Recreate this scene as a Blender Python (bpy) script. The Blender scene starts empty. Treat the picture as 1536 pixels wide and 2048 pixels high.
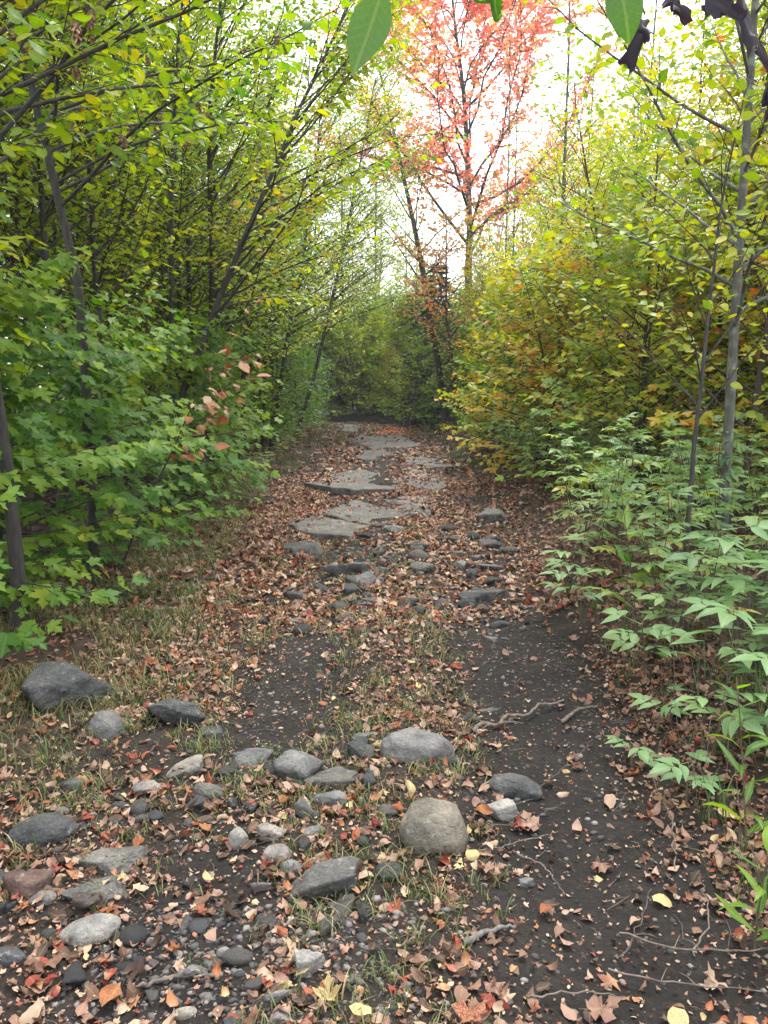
import bpy, math, random
import numpy as np
from mathutils import Matrix, Vector

# ------------------------------------------------------------------ scene, camera, sky, sun, exposure
scene = bpy.context.scene
COL = scene.collection
R = math.radians

cam_data = bpy.data.cameras.new('camera')
cam_data.sensor_fit = 'VERTICAL'; cam_data.sensor_height = 36.0; cam_data.lens = 28.125
cam_data.clip_start = 0.05; cam_data.clip_end = 2000
cam = bpy.data.objects.new('camera', cam_data); COL.objects.link(cam)
cam.location = (0, 0, 1.5); cam.rotation_euler = (R(90 - 8.7), 0, 0)
scene.camera = cam

SUN_EL, SUN_AZ = 66.0, 30.0        # azimuth measured from +Y towards +X
world = bpy.data.worlds.new('World'); scene.world = world; world.use_nodes = True
wn, wl = world.node_tree.nodes, world.node_tree.links
wn.clear()
w_out = wn.new('ShaderNodeOutputWorld'); w_bg = wn.new('ShaderNodeBackground')
w_sky = wn.new('ShaderNodeTexSky'); w_sky.sky_type = 'NISHITA'; w_sky.sun_disc = False
w_sky.sun_elevation = R(SUN_EL); w_sky.sun_rotation = R(SUN_AZ)
w_sky.air_density = 1.0; w_sky.dust_density = 4.0; w_sky.ozone_density = 1.0
w_hs = wn.new('ShaderNodeHueSaturation'); w_hs.inputs['Saturation'].default_value = 0.22
w_mix = wn.new('ShaderNodeMix'); w_mix.data_type = 'RGBA'
w_mix.inputs[0].default_value = 0.55
w_mix.inputs[7].default_value = (8.2, 8.6, 9.3, 1)          # even grey-white cloud deck
wl.new(w_sky.outputs[0], w_hs.inputs['Color'])
wl.new(w_hs.outputs[0], w_mix.inputs[6])
wl.new(w_mix.outputs[2], w_bg.inputs['Color'])
w_bg.inputs['Strength'].default_value = 0.14
wl.new(w_bg.outputs[0], w_out.inputs['Surface'])

sun_d = bpy.data.lights.new('sun', 'SUN'); sun_d.energy = 1.5; sun_d.angle = R(22); sun_d.color = (1, .96, .9)
sun = bpy.data.objects.new('sun', sun_d); COL.objects.link(sun)
_sd = Vector((math.sin(R(SUN_AZ)) * math.cos(R(SUN_EL)), math.cos(R(SUN_AZ)) * math.cos(R(SUN_EL)), math.sin(R(SUN_EL))))
sun.rotation_euler = _sd.to_track_quat('Z', 'Y').to_euler(); sun.location = _sd * 40

vs = scene.view_settings
vs.view_transform = 'Standard'; vs.look = 'None'; vs.exposure = 1.8; vs.gamma = 1.0; vs.use_curve_mapping = False
scene.render.engine = 'CYCLES'
cy = scene.cycles
cy.max_bounces = 5; cy.diffuse_bounces = 4; cy.glossy_bounces = 1; cy.transmission_bounces = 2; cy.transparent_max_bounces = 4
cy.use_denoising = True; cy.use_adaptive_sampling = True; cy.adaptive_threshold = .03; cy.caustics_reflective = False; cy.caustics_refractive = False
cy.sample_clamp_indirect = 6.0

# ------------------------------------------------------------------ numeric helpers
rng = np.random.default_rng(11)

def _h(ix, iy, iz, seed):
    h = (ix * 374761393 + iy * 668265263 + iz * 1274126177 + seed * 974634533) & 0xffffffff
    h = ((h ^ (h >> 13)) * 1274126177) & 0xffffffff
    h = (h ^ (h >> 16)) & 0xffffff
    return h / float(0xffffff)

def noise3(P, seed=0):
    P = np.asarray(P, float); i = np.floor(P).astype(np.int64); f = P - i; u = f * f * (3 - 2 * f)
    out = 0
    for dx in (0, 1):
        wx = u[:, 0] if dx else 1 - u[:, 0]
        for dy in (0, 1):
            wy = u[:, 1] if dy else 1 - u[:, 1]
            for dz in (0, 1):
                wz = u[:, 2] if dz else 1 - u[:, 2]
                out = out + wx * wy * wz * _h(i[:, 0] + dx, i[:, 1] + dy, i[:, 2] + dz, seed)
    return out * 2 - 1

def noise2(x, y, seed=0):
    x = np.atleast_1d(np.asarray(x, float)); y = np.atleast_1d(np.asarray(y, float))
    return noise3(np.stack([x, y, np.zeros_like(x) + .37], 1), seed)

def fbm2(x, y, seed=0, octs=3):
    return sum(noise2(x * 2 ** k + 3.1 * k, y * 2 ** k + 7.7 * k, seed + k) * .5 ** k for k in range(octs))

def sstep(a, b, v):
    t = np.clip((v - a) / (b - a), 0, 1); return t * t * (3 - 2 * t)

def nrm(v):
    v = np.asarray(v, float); return v / np.maximum(np.linalg.norm(v, axis=-1, keepdims=True), 1e-9)

def trail_c(y):                       # centre line of the trail
    y = np.asarray(y, float)
    return -.05 + .28 * sstep(8, 24, y) - np.where(y > 30, .035 * (y - 30) ** 2, 0)

def trail_hw(y):
    return 1.2 + .55 * sstep(5, 10, np.asarray(y, float))

def ground_z(x, y, fine=True):
    x = np.atleast_1d(np.asarray(x, float)); y = np.atleast_1d(np.asarray(y, float))
    d = x - trail_c(y); hw = trail_hw(y)
    z = -.055 * np.exp(-((d - .72) / .33) ** 2) - .045 * np.exp(-((d + .62) / .33) ** 2)
    z = z - .07 * np.exp(-((d - 1.35) / .35) ** 2) * sstep(6, 9, y)
    z = z + .16 * sstep(hw - .1, hw + .45, d) + .07 * sstep(hw - .1, hw + .9, -d)
    off = sstep(hw + .5, hw + 6, np.abs(d))
    z = z + off * (.25 * fbm2(x * .22, y * .22, 5, 2) + .1) + .035 * fbm2(x * .7, y * .7, 8, 2)
    if fine:
        z = z + .016 * fbm2(x * 4, y * 4, 21, 2) + .007 * noise2(x * 14, y * 14, 31)
    return z

def gz(x, y):
    return float(ground_z(x, y)[0])

# ------------------------------------------------------------------ mesh and object helpers
def mesh_np(name, V, polys, mat=None, smooth=False, attrs=None):
    """V (n,3); polys = list of integer arrays (m,k); attrs = {name: (n,3) point vectors}"""
    V = np.ascontiguousarray(V, dtype=np.float32)
    me = bpy.data.meshes.new(name)
    me.vertices.add(len(V)); me.vertices.foreach_set('co', V.ravel())
    loops, starts, s = [], [], 0
    for a in polys:
        a = np.asarray(a, dtype=np.int32)
        if len(a) == 0: continue
        loops.append(a.ravel()); starts.append(s + np.arange(len(a)) * a.shape[1]); s += a.size
    loops = np.concatenate(loops).astype(np.int32); starts = np.concatenate(starts).astype(np.int32)
    me.loops.add(len(loops)); me.loops.foreach_set('vertex_index', loops)
    me.polygons.add(len(starts)); me.polygons.foreach_set('loop_start', starts)
    if smooth: me.polygons.foreach_set('use_smooth', np.ones(len(starts), dtype=bool))
    for k, v in (attrs or {}).items():
        at = me.attributes.new(k, 'FLOAT_VECTOR', 'POINT'); at.data.foreach_set('vector', np.ascontiguousarray(v, dtype=np.float32).ravel())
    me.update(calc_edges=True)
    if mat: me.materials.append(mat)
    return me

def link(name, data, parent=None, loc=None):
    o = bpy.data.objects.new(name, data); COL.objects.link(o); o.color = (.5, .5, .5, 1)
    if parent is not None: o.parent = parent
    if loc is not None: o.location = loc
    return o

def tag(o, label=None, cat=None, group=None, kind=None):
    for k, v in (('label', label), ('category', cat), ('group', group), ('kind', kind)):
        if v: o[k] = v
    return o

def thing(name, label, cat, loc=(0, 0, 0), rz=0, group=None):
    o = link(name, None, None, loc); o.rotation_euler.z = rz; o.empty_display_size = .1
    return tag(o, label, cat, group)

def copy_tree(root, label=None, group=None):
    def rec(o, parent):
        c = o.copy(); COL.objects.link(c); c.parent = parent
        for ch in KIDS.get(o.name, []): rec(ch, c)
        return c
    c = rec(root, None)
    if label: c['label'] = label
    if group: c['group'] = group
    return c
KIDS = {}
def note_kids(root):                  # remember the parts of a thing that will be copied
    KIDS[root.name] = list(root.children)
    for ch in root.children: note_kids(ch)

class MB:                             # collects tubes and loose pieces into one mesh
    def __init__(s): s.V, s.T, s.Q, s.n = [], [], [], 0
    def add(s, V, T=None, Q=None):
        s.V.append(np.asarray(V, float))
        if T is not None: s.T.append(np.asarray(T) + s.n)
        if Q is not None: s.Q.append(np.asarray(Q) + s.n)
        s.n += len(V)
    def tube(s, pts, rad, k=6, jitter=0):
        pts = np.asarray(pts, float); n = len(pts); rad = np.broadcast_to(np.asarray(rad, float), (n,))
        t = nrm(np.gradient(pts, axis=0)); ref = np.array([0, 0, 1.]) if abs(t[0, 2]) < .9 else np.array([1., 0, 0])
        a = nrm(np.cross(t, ref)); b = np.cross(t, a)
        ang = np.arange(k) * 2 * math.pi / k
        rr = rad[:, None] * (1 + (jitter * rng.standard_normal((n, k)) if jitter else 0))
        V = pts[:, None] + rr[..., None] * (np.cos(ang)[None, :, None] * a[:, None] + np.sin(ang)[None, :, None] * b[:, None])
        i = np.arange(n - 1)[:, None] * k; j = np.arange(k)[None]; j2 = (j + 1) % k
        Q = np.stack([i + j, i + j2, i + k + j2, i + k + j], -1).reshape(-1, 4)
        s.add(np.concatenate([V.reshape(-1, 3), pts[-1:]]), np.stack([(n - 1) * k + j[0], (n - 1) * k + j2[0], np.full(k, n * k)], 1), Q)
    def mesh(s, name, mat, smooth=True):
        return mesh_np(name, np.concatenate(s.V), [np.concatenate(s.T) if s.T else np.zeros((0, 3), int), np.concatenate(s.Q) if s.Q else np.zeros((0, 4), int)], mat, smooth)

# ------------------------------------------------------------------ materials
def new_mat(name):
    m = bpy.data.materials.new(name); m.use_nodes = True; m.node_tree.nodes.clear()
    return m, m.node_tree.nodes, m.node_tree.links

def ramp_node(n, stops):
    r = n.new('ShaderNodeValToRGB'); el = r.color_ramp.elements
    el[0].position, el[0].color = stops[0][0], (*stops[0][1], 1); el[1].position, el[1].color = stops[-1][0], (*stops[-1][1], 1)
    for p, c in stops[1:-1]:
        e = el.new(p); e.color = (*c, 1)
    return r

def math_node(n, l, op, a, b=None, clamp=False):
    m = n.new('ShaderNodeMath'); m.operation = op; m.use_clamp = clamp
    for k, v in ((0, a), (1, b)):
        if v is None: continue
        if isinstance(v, (int, float)): m.inputs[k].default_value = v
        else: l.new(v, m.inputs[k])
    return m.outputs[0]

def leaf_material(name, stops, trans=.35, rough=.45, spec=.35, vein=.16, spots=.0, bump=0.):
    m, n, l = new_mat(name)
    at = n.new('ShaderNodeAttribute'); at.attribute_name = 'lf'
    sep = n.new('ShaderNodeSeparateXYZ'); l.new(at.outputs['Vector'], sep.inputs[0])
    oi = n.new('ShaderNodeObjectInfo'); so = n.new('ShaderNodeSeparateColor'); l.new(oi.outputs['Color'], so.inputs[0])
    fac = math_node(n, l, 'ADD', sep.outputs[2], math_node(n, l, 'SUBTRACT', so.outputs[0], .5))
    # slow colour drift inside the blade
    geo = n.new('ShaderNodeTexCoord'); nz = n.new('ShaderNodeTexNoise'); nz.inputs['Scale'].default_value = 22; nz.inputs['Detail'].default_value = 2
    l.new(geo.outputs['Object'], nz.inputs['Vector'])
    fac = math_node(n, l, 'ADD', fac, math_node(n, l, 'MULTIPLY', math_node(n, l, 'SUBTRACT', nz.outputs[0], .5), .16), True)
    rp = ramp_node(n, stops); l.new(fac, rp.inputs[0])
    col = rp.outputs[0]
    # midrib and side veins, a little paler than the blade
    ax = math_node(n, l, 'ABSOLUTE', sep.outputs[0])
    mid = math_node(n, l, 'LESS_THAN', ax, .022)
    sv = math_node(n, l, 'FRACT', math_node(n, l, 'MULTIPLY', math_node(n, l, 'SUBTRACT', sep.outputs[1], math_node(n, l, 'MULTIPLY', ax, .7)), 8.5))
    sv = math_node(n, l, 'MULTIPLY', math_node(n, l, 'LESS_THAN', sv, .09), .4)
    vv = math_node(n, l, 'MULTIPLY', math_node(n, l, 'MAXIMUM', mid, sv), vein)
    mx = n.new('ShaderNodeMix'); mx.data_type = 'RGBA'; mx.blend_type = 'MIX'
    l.new(vv, mx.inputs[0]); l.new(col, mx.inputs[6]); mx.inputs[7].default_value = (.42, .40, .16, 1)
    col = mx.outputs[2]
    if spots:
        vz = n.new('ShaderNodeTexNoise'); vz.inputs['Scale'].default_value = 95; l.new(geo.outputs['Object'], vz.inputs['Vector'])
        ms = n.new('ShaderNodeMix'); ms.data_type = 'RGBA'
        l.new(math_node(n, l, 'MULTIPLY', math_node(n, l, 'GREATER_THAN', vz.outputs[0], .66), spots), ms.inputs[0]); l.new(col, ms.inputs[6]); ms.inputs[7].default_value = (.07, .035, .015, 1)
        col = ms.outputs[2]
    p = n.new('ShaderNodeBsdfPrincipled'); l.new(col, p.inputs['Base Color']); p.inputs['Roughness'].default_value = rough
    p.inputs['Specular IOR Level'].default_value = spec
    if bump:
        bp = n.new('ShaderNodeBump'); bp.inputs['Strength'].default_value = bump; bp.inputs['Distance'].default_value = .004
        b2 = n.new('ShaderNodeTexNoise'); b2.inputs['Scale'].default_value = 60; l.new(geo.outputs['Object'], b2.inputs['Vector'])
        l.new(b2.outputs[0], bp.inputs['Height']); l.new(bp.outputs[0], p.inputs['Normal'])
    t = n.new('ShaderNodeBsdfTranslucent'); hs = n.new('ShaderNodeHueSaturation'); hs.inputs['Saturation'].default_value = 1.15; hs.inputs['Value'].default_value = 1.5
    l.new(col, hs.inputs['Color']); l.new(hs.outputs[0], t.inputs['Color'])
    mxs = n.new('ShaderNodeMixShader'); mxs.inputs[0].default_value = trans
    l.new(p.outputs[0], mxs.inputs[1]); l.new(t.outputs[0], mxs.inputs[2])
    o = n.new('ShaderNodeOutputMaterial'); l.new(mxs.outputs[0], o.inputs['Surface'])
    return m

GREEN = [(0, (.022, .080, .014)), (.25, (.066, .165, .020)), (.5, (.185, .285, .024)), (.68, (.360, .380, .032)), (.82, (.48, .36, .05)), (.91, (.56, .21, .045)), (1, (.36, .09, .03))]
M_MAPLE = leaf_material('maple_leaf', GREEN, trans=.45, rough=.48, spec=.22, spots=.35)
M_OVATE = leaf_material('ovate_leaf', [(0, (.034, .095, .024)), (.25, (.092, .190, .028)), (.5, (.225, .315, .030)), (.7, (.400, .410, .040)), (.84, (.52, .40, .06)), (.93, (.45, .20, .05)), (1, (.20, .09, .04))], trans=.45, rough=.40, spots=.5)
M_PALE = leaf_material('thicket_leaf', [(0, (.070, .150, .055)), (.4, (.155, .265, .100)), (.7, (.260, .360, .110)), (.9, (.420, .440, .090)), (1, (.50, .42, .10))], trans=.36, rough=.46, spec=.4, spots=.4)
M_RED = leaf_material('red_maple_leaf', [(0, (.24, .21, .06)), (.25, (.55, .30, .11)), (.5, (.70, .31, .17)), (.75, (.71, .24, .19)), (1, (.60, .13, .13))], trans=.5, rough=.5, vein=.1)
M_LITTER = leaf_material('dead_leaf', [(0, (.022, .015, .012)), (.2, (.068, .036, .024)), (.4, (.165, .086, .058)), (.58, (.275, .162, .120)), (.72, (.38, .27, .185)), (.80, (.27, .100, .035)), (.91, (.19, .026, .024)), (1, (.46, .37, .17))], trans=.12, rough=.6, spec=.25, vein=.18, spots=.5, bump=.5)
M_NEEDLE = leaf_material('needle', [(0, (.010, .030, .018)), (.5, (.025, .060, .032)), (1, (.06, .10, .04))], trans=.15, rough=.5, vein=0)
M_GRASS = leaf_material('grass_blade', [(0, (.035, .075, .018)), (.4, (.085, .130, .035)), (.65, (.19, .17, .07)), (1, (.33, .26, .13))], trans=.3, rough=.5, vein=0)

def bark_material(name, c1, c2, scale=14, lichen=None):
    m, n, l = new_mat(name)
    tc = n.new('ShaderNodeTexCoord'); mp = n.new('ShaderNodeMapping'); mp.inputs['Scale'].default_value = (1, 1, .25); l.new(tc.outputs['Object'], mp.inputs[0])
    nz = n.new('ShaderNodeTexNoise'); nz.inputs['Scale'].default_value = scale * 3; nz.inputs['Detail'].default_value = 5; l.new(mp.outputs[0], nz.inputs['Vector'])
    rp = ramp_node(n, [(.3, c1), (.7, c2)]); l.new(nz.outputs[0], rp.inputs[0]); col = rp.outputs[0]
    if lichen:
        n2 = n.new('ShaderNodeTexNoise'); n2.inputs['Scale'].default_value = 9; n2.inputs['Detail'].default_value = 4; l.new(tc.outputs['Object'], n2.inputs['Vector'])
        r2 = ramp_node(n, [(.52, (0, 0, 0)), (.6, (1, 1, 1))]); l.new(n2.outputs[0], r2.inputs[0])
        mx = n.new('ShaderNodeMix'); mx.data_type = 'RGBA'; l.new(r2.outputs[0], mx.inputs[0]); l.new(col, mx.inputs[6]); mx.inputs[7].default_value = (*lichen, 1); col = mx.outputs[2]
    p = n.new('ShaderNodeBsdfPrincipled'); p.inputs['Roughness'].default_value = .85; l.new(col, p.inputs['Base Color'])
    b = n.new('ShaderNodeBump'); b.inputs['Strength'].default_value = .7; b.inputs['Distance'].default_value = .01; l.new(nz.outputs[0], b.inputs['Height']); l.new(b.outputs[0], p.inputs['Normal'])
    o = n.new('ShaderNodeOutputMaterial'); l.new(p.outputs[0], o.inputs['Surface'])
    return m
M_BARK_DARK = bark_material('dark_bark', (.022, .020, .018), (.060, .052, .044))
M_BARK_GREY = bark_material('grey_bark', (.050, .050, .040), (.105, .10, .082), lichen=(.15, .16, .13))
M_BARK_BROWN = bark_material('brown_bark', (.035, .026, .02), (.085, .062, .045))
M_TWIG = bark_material('dead_twig', (.06, .045, .035), (.17, .14, .11))
M_STEM = bark_material('plant_stem', (.06, .045, .025), (.12, .09, .045))

def stone_material():
    m, n, l = new_mat('stone')
    oi = n.new('ShaderNodeObjectInfo'); tc = n.new('ShaderNodeTexCoord')
    ofs = n.new('ShaderNodeVectorMath'); ofs.operation = 'MULTIPLY_ADD'; l.new(tc.outputs['Object'], ofs.inputs[0]); ofs.inputs[1].default_value = (1, 1, 1)
    cb = n.new('ShaderNodeCombineXYZ'); l.new(math_node(n, l, 'MULTIPLY', oi.outputs['Random'], 37.), cb.inputs[0]); l.new(cb.outputs[0], ofs.inputs[2]); v = ofs.outputs[0]
    def nz(s, d=5, r=.6):
        q = n.new('ShaderNodeTexNoise'); q.inputs['Scale'].default_value = s; q.inputs['Detail'].default_value = d; q.inputs['Roughness'].default_value = r; l.new(v, q.inputs['Vector']); return q.outputs[0]
    def mix(f, a, b, bt='MIX'):
        q = n.new('ShaderNodeMix'); q.data_type = 'RGBA'; q.blend_type = bt
        if isinstance(f, (int, float)): q.inputs[0].default_value = f
        else: l.new(f, q.inputs[0])
        for k, w in ((6, a), (7, b)):
            if isinstance(w, tuple): q.inputs[k].default_value = (*w, 1)
            else: l.new(w, q.inputs[k])
        return q.outputs[2]
    big = nz(9); fine = nz(110, 3, .7); mid = nz(34)
    rb = ramp_node(n, [(.3, (.4, .39, .37)), (.5, (.9, .9, .9)), (.68, (1.4, 1.36, 1.28))]); l.new(big, rb.inputs[0])
    rf = ramp_node(n, [(.3, (.6, .6, .6)), (.7, (1.35, 1.35, 1.35))]); l.new(fine, rf.inputs[0])
    c = mix(1., oi.outputs['Color'], rb.outputs[0], 'MULTIPLY'); c = mix(.8, c, rf.outputs[0], 'MULTIPLY')
    rl = ramp_node(n, [(.6, (0, 0, 0)), (.68, (1, 1, 1))]); l.new(mid, rl.inputs[0])
    c = mix(math_node(n, l, 'MULTIPLY', rl.outputs[0], .35), c, (.30, .31, .27))                 # pale lichen and mineral flecks
    rd = ramp_node(n, [(.56, (0, 0, 0)), (.7, (1, 1, 1))]); l.new(nz(5, 4), rd.inputs[0])
    c = mix(math_node(n, l, 'MULTIPLY', rd.outputs[0], .7), c, (.045, .036, .028))              # smeared soil
    p = n.new('ShaderNodeBsdfPrincipled'); l.new(c, p.inputs['Base Color']); p.inputs['Roughness'].default_value = .72; p.inputs['Specular IOR Level'].default_value = .4
    b1 = n.new('ShaderNodeBump'); b1.inputs['Strength'].default_value = .9; b1.inputs['Distance'].default_value = .02; l.new(mid, b1.inputs['Height'])
    b2 = n.new('ShaderNodeBump'); b2.inputs['Strength'].default_value = .7; b2.inputs['Distance'].default_value = .005; l.new(fine, b2.inputs['Height']); l.new(b1.outputs[0], b2.inputs['Normal'])
    l.new(b2.outputs[0], p.inputs['Normal'])
    o = n.new('ShaderNodeOutputMaterial'); l.new(p.outputs[0], o.inputs['Surface'])
    return m
M_STONE = stone_material()

def plain_vary(name, stops, scale=40, rough=.8):
    m, n, l = new_mat(name)
    at = n.new('ShaderNodeAttribute'); at.attribute_name = 'lf'; sp = n.new('ShaderNodeSeparateXYZ'); l.new(at.outputs['Vector'], sp.inputs[0])
    tc = n.new('ShaderNodeTexCoord'); nz = n.new('ShaderNodeTexNoise'); nz.inputs['Scale'].default_value = scale; nz.inputs['Detail'].default_value = 4; l.new(tc.outputs['Object'], nz.inputs['Vector'])
    f = math_node(n, l, 'ADD', sp.outputs[2], math_node(n, l, 'MULTIPLY', math_node(n, l, 'SUBTRACT', nz.outputs[0], .5), .4), True)
    r = ramp_node(n, stops); l.new(f, r.inputs[0])
    p = n.new('ShaderNodeBsdfPrincipled'); p.inputs['Roughness'].default_value = rough; l.new(r.outputs[0], p.inputs['Base Color'])
    o = n.new('ShaderNodeOutputMaterial'); l.new(p.outputs[0], o.inputs['Surface'])
    return m
M_GRAVEL = plain_vary('gravel_stone', [(0, (.020, .018, .017)), (.4, (.052, .047, .043)), (.75, (.105, .092, .082)), (1, (.19, .165, .145))])
M_CLOD = plain_vary('soil_clod', [(0, (.008, .0068, .006)), (.6, (.018, .0145, .012)), (1, (.040, .031, .024))], rough=.95)
M_SEED = plain_vary('seed_husk', [(0, (.10, .065, .04)), (.5, (.22, .155, .10)), (1, (.36, .28, .19))])
M_HOP = plain_vary('hop_bract', [(0, (.12, .055, .03)), (.5, (.25, .13, .08)), (1, (.40, .25, .15))])

def ground_material():
    m, n, l = new_mat('forest_ground')
    tc = n.new('ShaderNodeTexCoord'); v = tc.outputs['Object']
    at = n.new('ShaderNodeAttribute'); at.attribute_name = 'zone'; sp = n.new('ShaderNodeSeparateXYZ'); l.new(at.outputs['Vector'], sp.inputs[0])
    def nz(s, d=5, r=.6):
        q = n.new('ShaderNodeTexNoise'); q.inputs['Scale'].default_value = s; q.inputs['Detail'].default_value = d; q.inputs['Roughness'].default_value = r; l.new(v, q.inputs['Vector']); return q.outputs[0]
    soil = ramp_node(n, [(.32, (.0062, .0052, .0045)), (.5, (.0145, .0118, .0098)), (.7, (.034, .027, .021))]); l.new(math_node(n, l, 'ADD', math_node(n, l, 'MULTIPLY', nz(24, 8, .7), .6), math_node(n, l, 'MULTIPLY', nz(2.6, 4, .6), .4)), soil.inputs[0])
    duff = ramp_node(n, [(.25, (.014, .010, .008)), (.5, (.036, .024, .016)), (.75, (.085, .055, .034))]); l.new(nz(40, 6, .75), duff.inputs[0])
    q = n.new('ShaderNodeMix'); q.data_type = 'RGBA'; l.new(sp.outputs[0], q.inputs[0]); l.new(duff.outputs[0], q.inputs[6]); l.new(soil.outputs[0], q.inputs[7])
    p = n.new('ShaderNodeBsdfPrincipled'); l.new(q.outputs[2], p.inputs['Base Color']); p.inputs['Roughness'].default_value = .9; p.inputs['Specular IOR Level'].default_value = .25
    vo = n.new('ShaderNodeTexVoronoi'); vo.inputs['Scale'].default_value = 70; l.new(v, vo.inputs['Vector'])
    b0 = n.new('ShaderNodeBump'); b0.inputs['Strength'].default_value = .8; b0.inputs['Distance'].default_value = .012; l.new(nz(30, 8, .75), b0.inputs['Height'])
    b = n.new('ShaderNodeBump'); b.inputs['Strength'].default_value = .5; b.inputs['Distance'].default_value = .008; b.invert = True; l.new(vo.outputs[0], b.inputs['Height']); l.new(b0.outputs[0], b.inputs['Normal'])
    l.new(b.outputs[0], p.inputs['Normal'])
    o = n.new('ShaderNodeOutputMaterial'); l.new(p.outputs[0], o.inputs['Surface'])
    return m
M_GROUND = ground_material()

# ------------------------------------------------------------------ ground sheet
def spaced(segs):
    out = [segs[0][0]]
    for a, b, st in segs:
        k = max(1, int(round((b - a) / st))); out += list(a + (b - a) * (np.arange(k) + 1) / k)
    return np.array(out)
gx = spaced([(-400, -60, 60), (-60, -20, 5), (-20, -6, .6), (-6, -2.6, .12), (-2.6, 2.4, .045), (2.4, 6, .12), (6, 20, .6), (20, 60, 5), (60, 400, 60)])
gy = spaced([(-400, -40, 60), (-40, -6, 4), (-6, 1, .3), (1, 7, .045), (7, 14, .09), (14, 40, .3), (40, 80, 2.5), (80, 500, 60)])
GX, GY = np.meshgrid(gx, gy)
xf, yf = GX.ravel(), GY.ravel()

def bare_soil(x, y):                  # where traffic and water keep the soil clear of leaves
    x = np.asarray(x, float); y = np.asarray(y, float)
    d = x - trail_c(y)
    a = np.exp(-((x - (.70 + .07 * (y - 3))) / .37) ** 4) * sstep(6.2, 5.0, y)
    b = np.exp(-((x + .46) / .27) ** 4) * sstep(3.05, 3.4, y) * sstep(5.1, 4.6, y)
    c = .8 * np.exp(-((x + .55) / .22) ** 4) * sstep(2.9, 2.6, y)
    e = .75 * np.exp(-((d + .1) / .6) ** 2) * sstep(5.6, 7, y) * sstep(24, 18, y)
    f = .8 * np.exp(-((x - 1.05) / .16) ** 2) * sstep(6, 7, y) * sstep(10, 9, y)
    v = np.maximum.reduce([a, b, c, e, f])
    return np.clip(v + .25 * fbm2(x * 2.2, y * 2.2, 55, 2) * (v > .05), 0, 1)

zone = np.zeros((len(xf), 3))
zone[:, 0] = np.clip(sstep(.5, -.2, np.abs(xf - trail_c(yf)) - trail_hw(yf)) * .75 + bare_soil(xf, yf) * .5, 0, 1)
nx_, ny_ = len(gx), len(gy)
ii = (np.arange(ny_ - 1)[:, None] * nx_ + np.arange(nx_ - 1)[None]).ravel()
gq = np.stack([ii, ii + 1, ii + nx_ + 1, ii + nx_], 1)
gobj = link('ground', mesh_np('ground', np.stack([xf, yf, ground_z(xf, yf)], 1), [gq], M_GROUND, True, {'zone': zone}))
tag(gobj, kind='structure')

# ------------------------------------------------------------------ stones and bedrock ledges
def icosphere(level):
    t = (1 + 5 ** .5) / 2
    V = [(-1, t, 0), (1, t, 0), (-1, -t, 0), (1, -t, 0), (0, -1, t), (0, 1, t), (0, -1, -t), (0, 1, -t), (t, 0, -1), (t, 0, 1), (-t, 0, -1), (-t, 0, 1)]
    Fc = [(0, 11, 5), (0, 5, 1), (0, 1, 7), (0, 7, 10), (0, 10, 11), (1, 5, 9), (5, 11, 4), (11, 10, 2), (10, 7, 6), (7, 1, 8), (3, 9, 4), (3, 4, 2), (3, 2, 6), (3, 6, 8), (3, 8, 9), (4, 9, 5), (2, 4, 11), (6, 2, 10), (8, 6, 7), (9, 8, 1)]
    V = [np.array(v) / np.linalg.norm(v) for v in V]
    for _ in range(level):
        cache, nf = {}, []
        def midp(a, b):
            k = (min(a, b), max(a, b))
            if k not in cache:
                p = V[a] + V[b]; V.append(p / np.linalg.norm(p)); cache[k] = len(V) - 1
            return cache[k]
        for a, b, c in Fc:
            ab, bc, ca = midp(a, b), midp(b, c), midp(c, a); nf += [(a, ab, ca), (b, bc, ab), (c, ca, bc), (ab, bc, ca)]
        Fc = nf
    return np.array(V), np.array(Fc)
ICO = {k: icosphere(k) for k in (0, 1, 2, 3, 4)}

def stone_shape(r, kind, level):
    D, Fc = ICO[level]
    if kind in 'af':
        k = 9 if kind == 'a' else 8
        nn = nrm(r.standard_normal((k, 3))); dd = r.uniform(.62, .95, k)
        if kind == 'f': nn = np.concatenate([nn * (1, 1, .35), [[.06, .03, 1], [0, 0, -1]]]); nn = nrm(nn); dd = np.concatenate([r.uniform(.7, 1., k), [.75, .8]])
        else:
            nn = np.concatenate([nn, nrm([[r.normal() * .3, r.normal() * .3, 1]])]); dd = np.concatenate([dd, [.72]])
        dot = np.maximum(D @ nn.T, 1e-3); q = dd / dot
        p = 60. if kind == 'a' else 40.
        rad = (np.sum(q ** -p, 1)) ** (-1 / p)
        rad = rad * (1 + .05 * noise3(D * 2.5 + r.uniform(0, 50), 3) + .035 * noise3(D * 5 + r.uniform(0, 50), 4) - .05 * np.maximum(0, .35 - np.abs(noise3(D * 3.1 + r.uniform(0, 50), 6))) / .35 + .02 * noise3(D * 12, 7) + .012 * noise3(D * 25, 8))
    else:
        rad = 1 + .13 * noise3(D * 1.3 + r.uniform(0, 50), 3) + .05 * noise3(D * 3.2 + r.uniform(0, 50), 4) + .015 * noise3(D * 9, 5)
    V = D * rad[:, None]
    lo, hi = V.min(0), V.max(0)
    return (V - (lo + hi) / 2) / (hi - lo) * 2, Fc      # unit box -1..1

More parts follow.
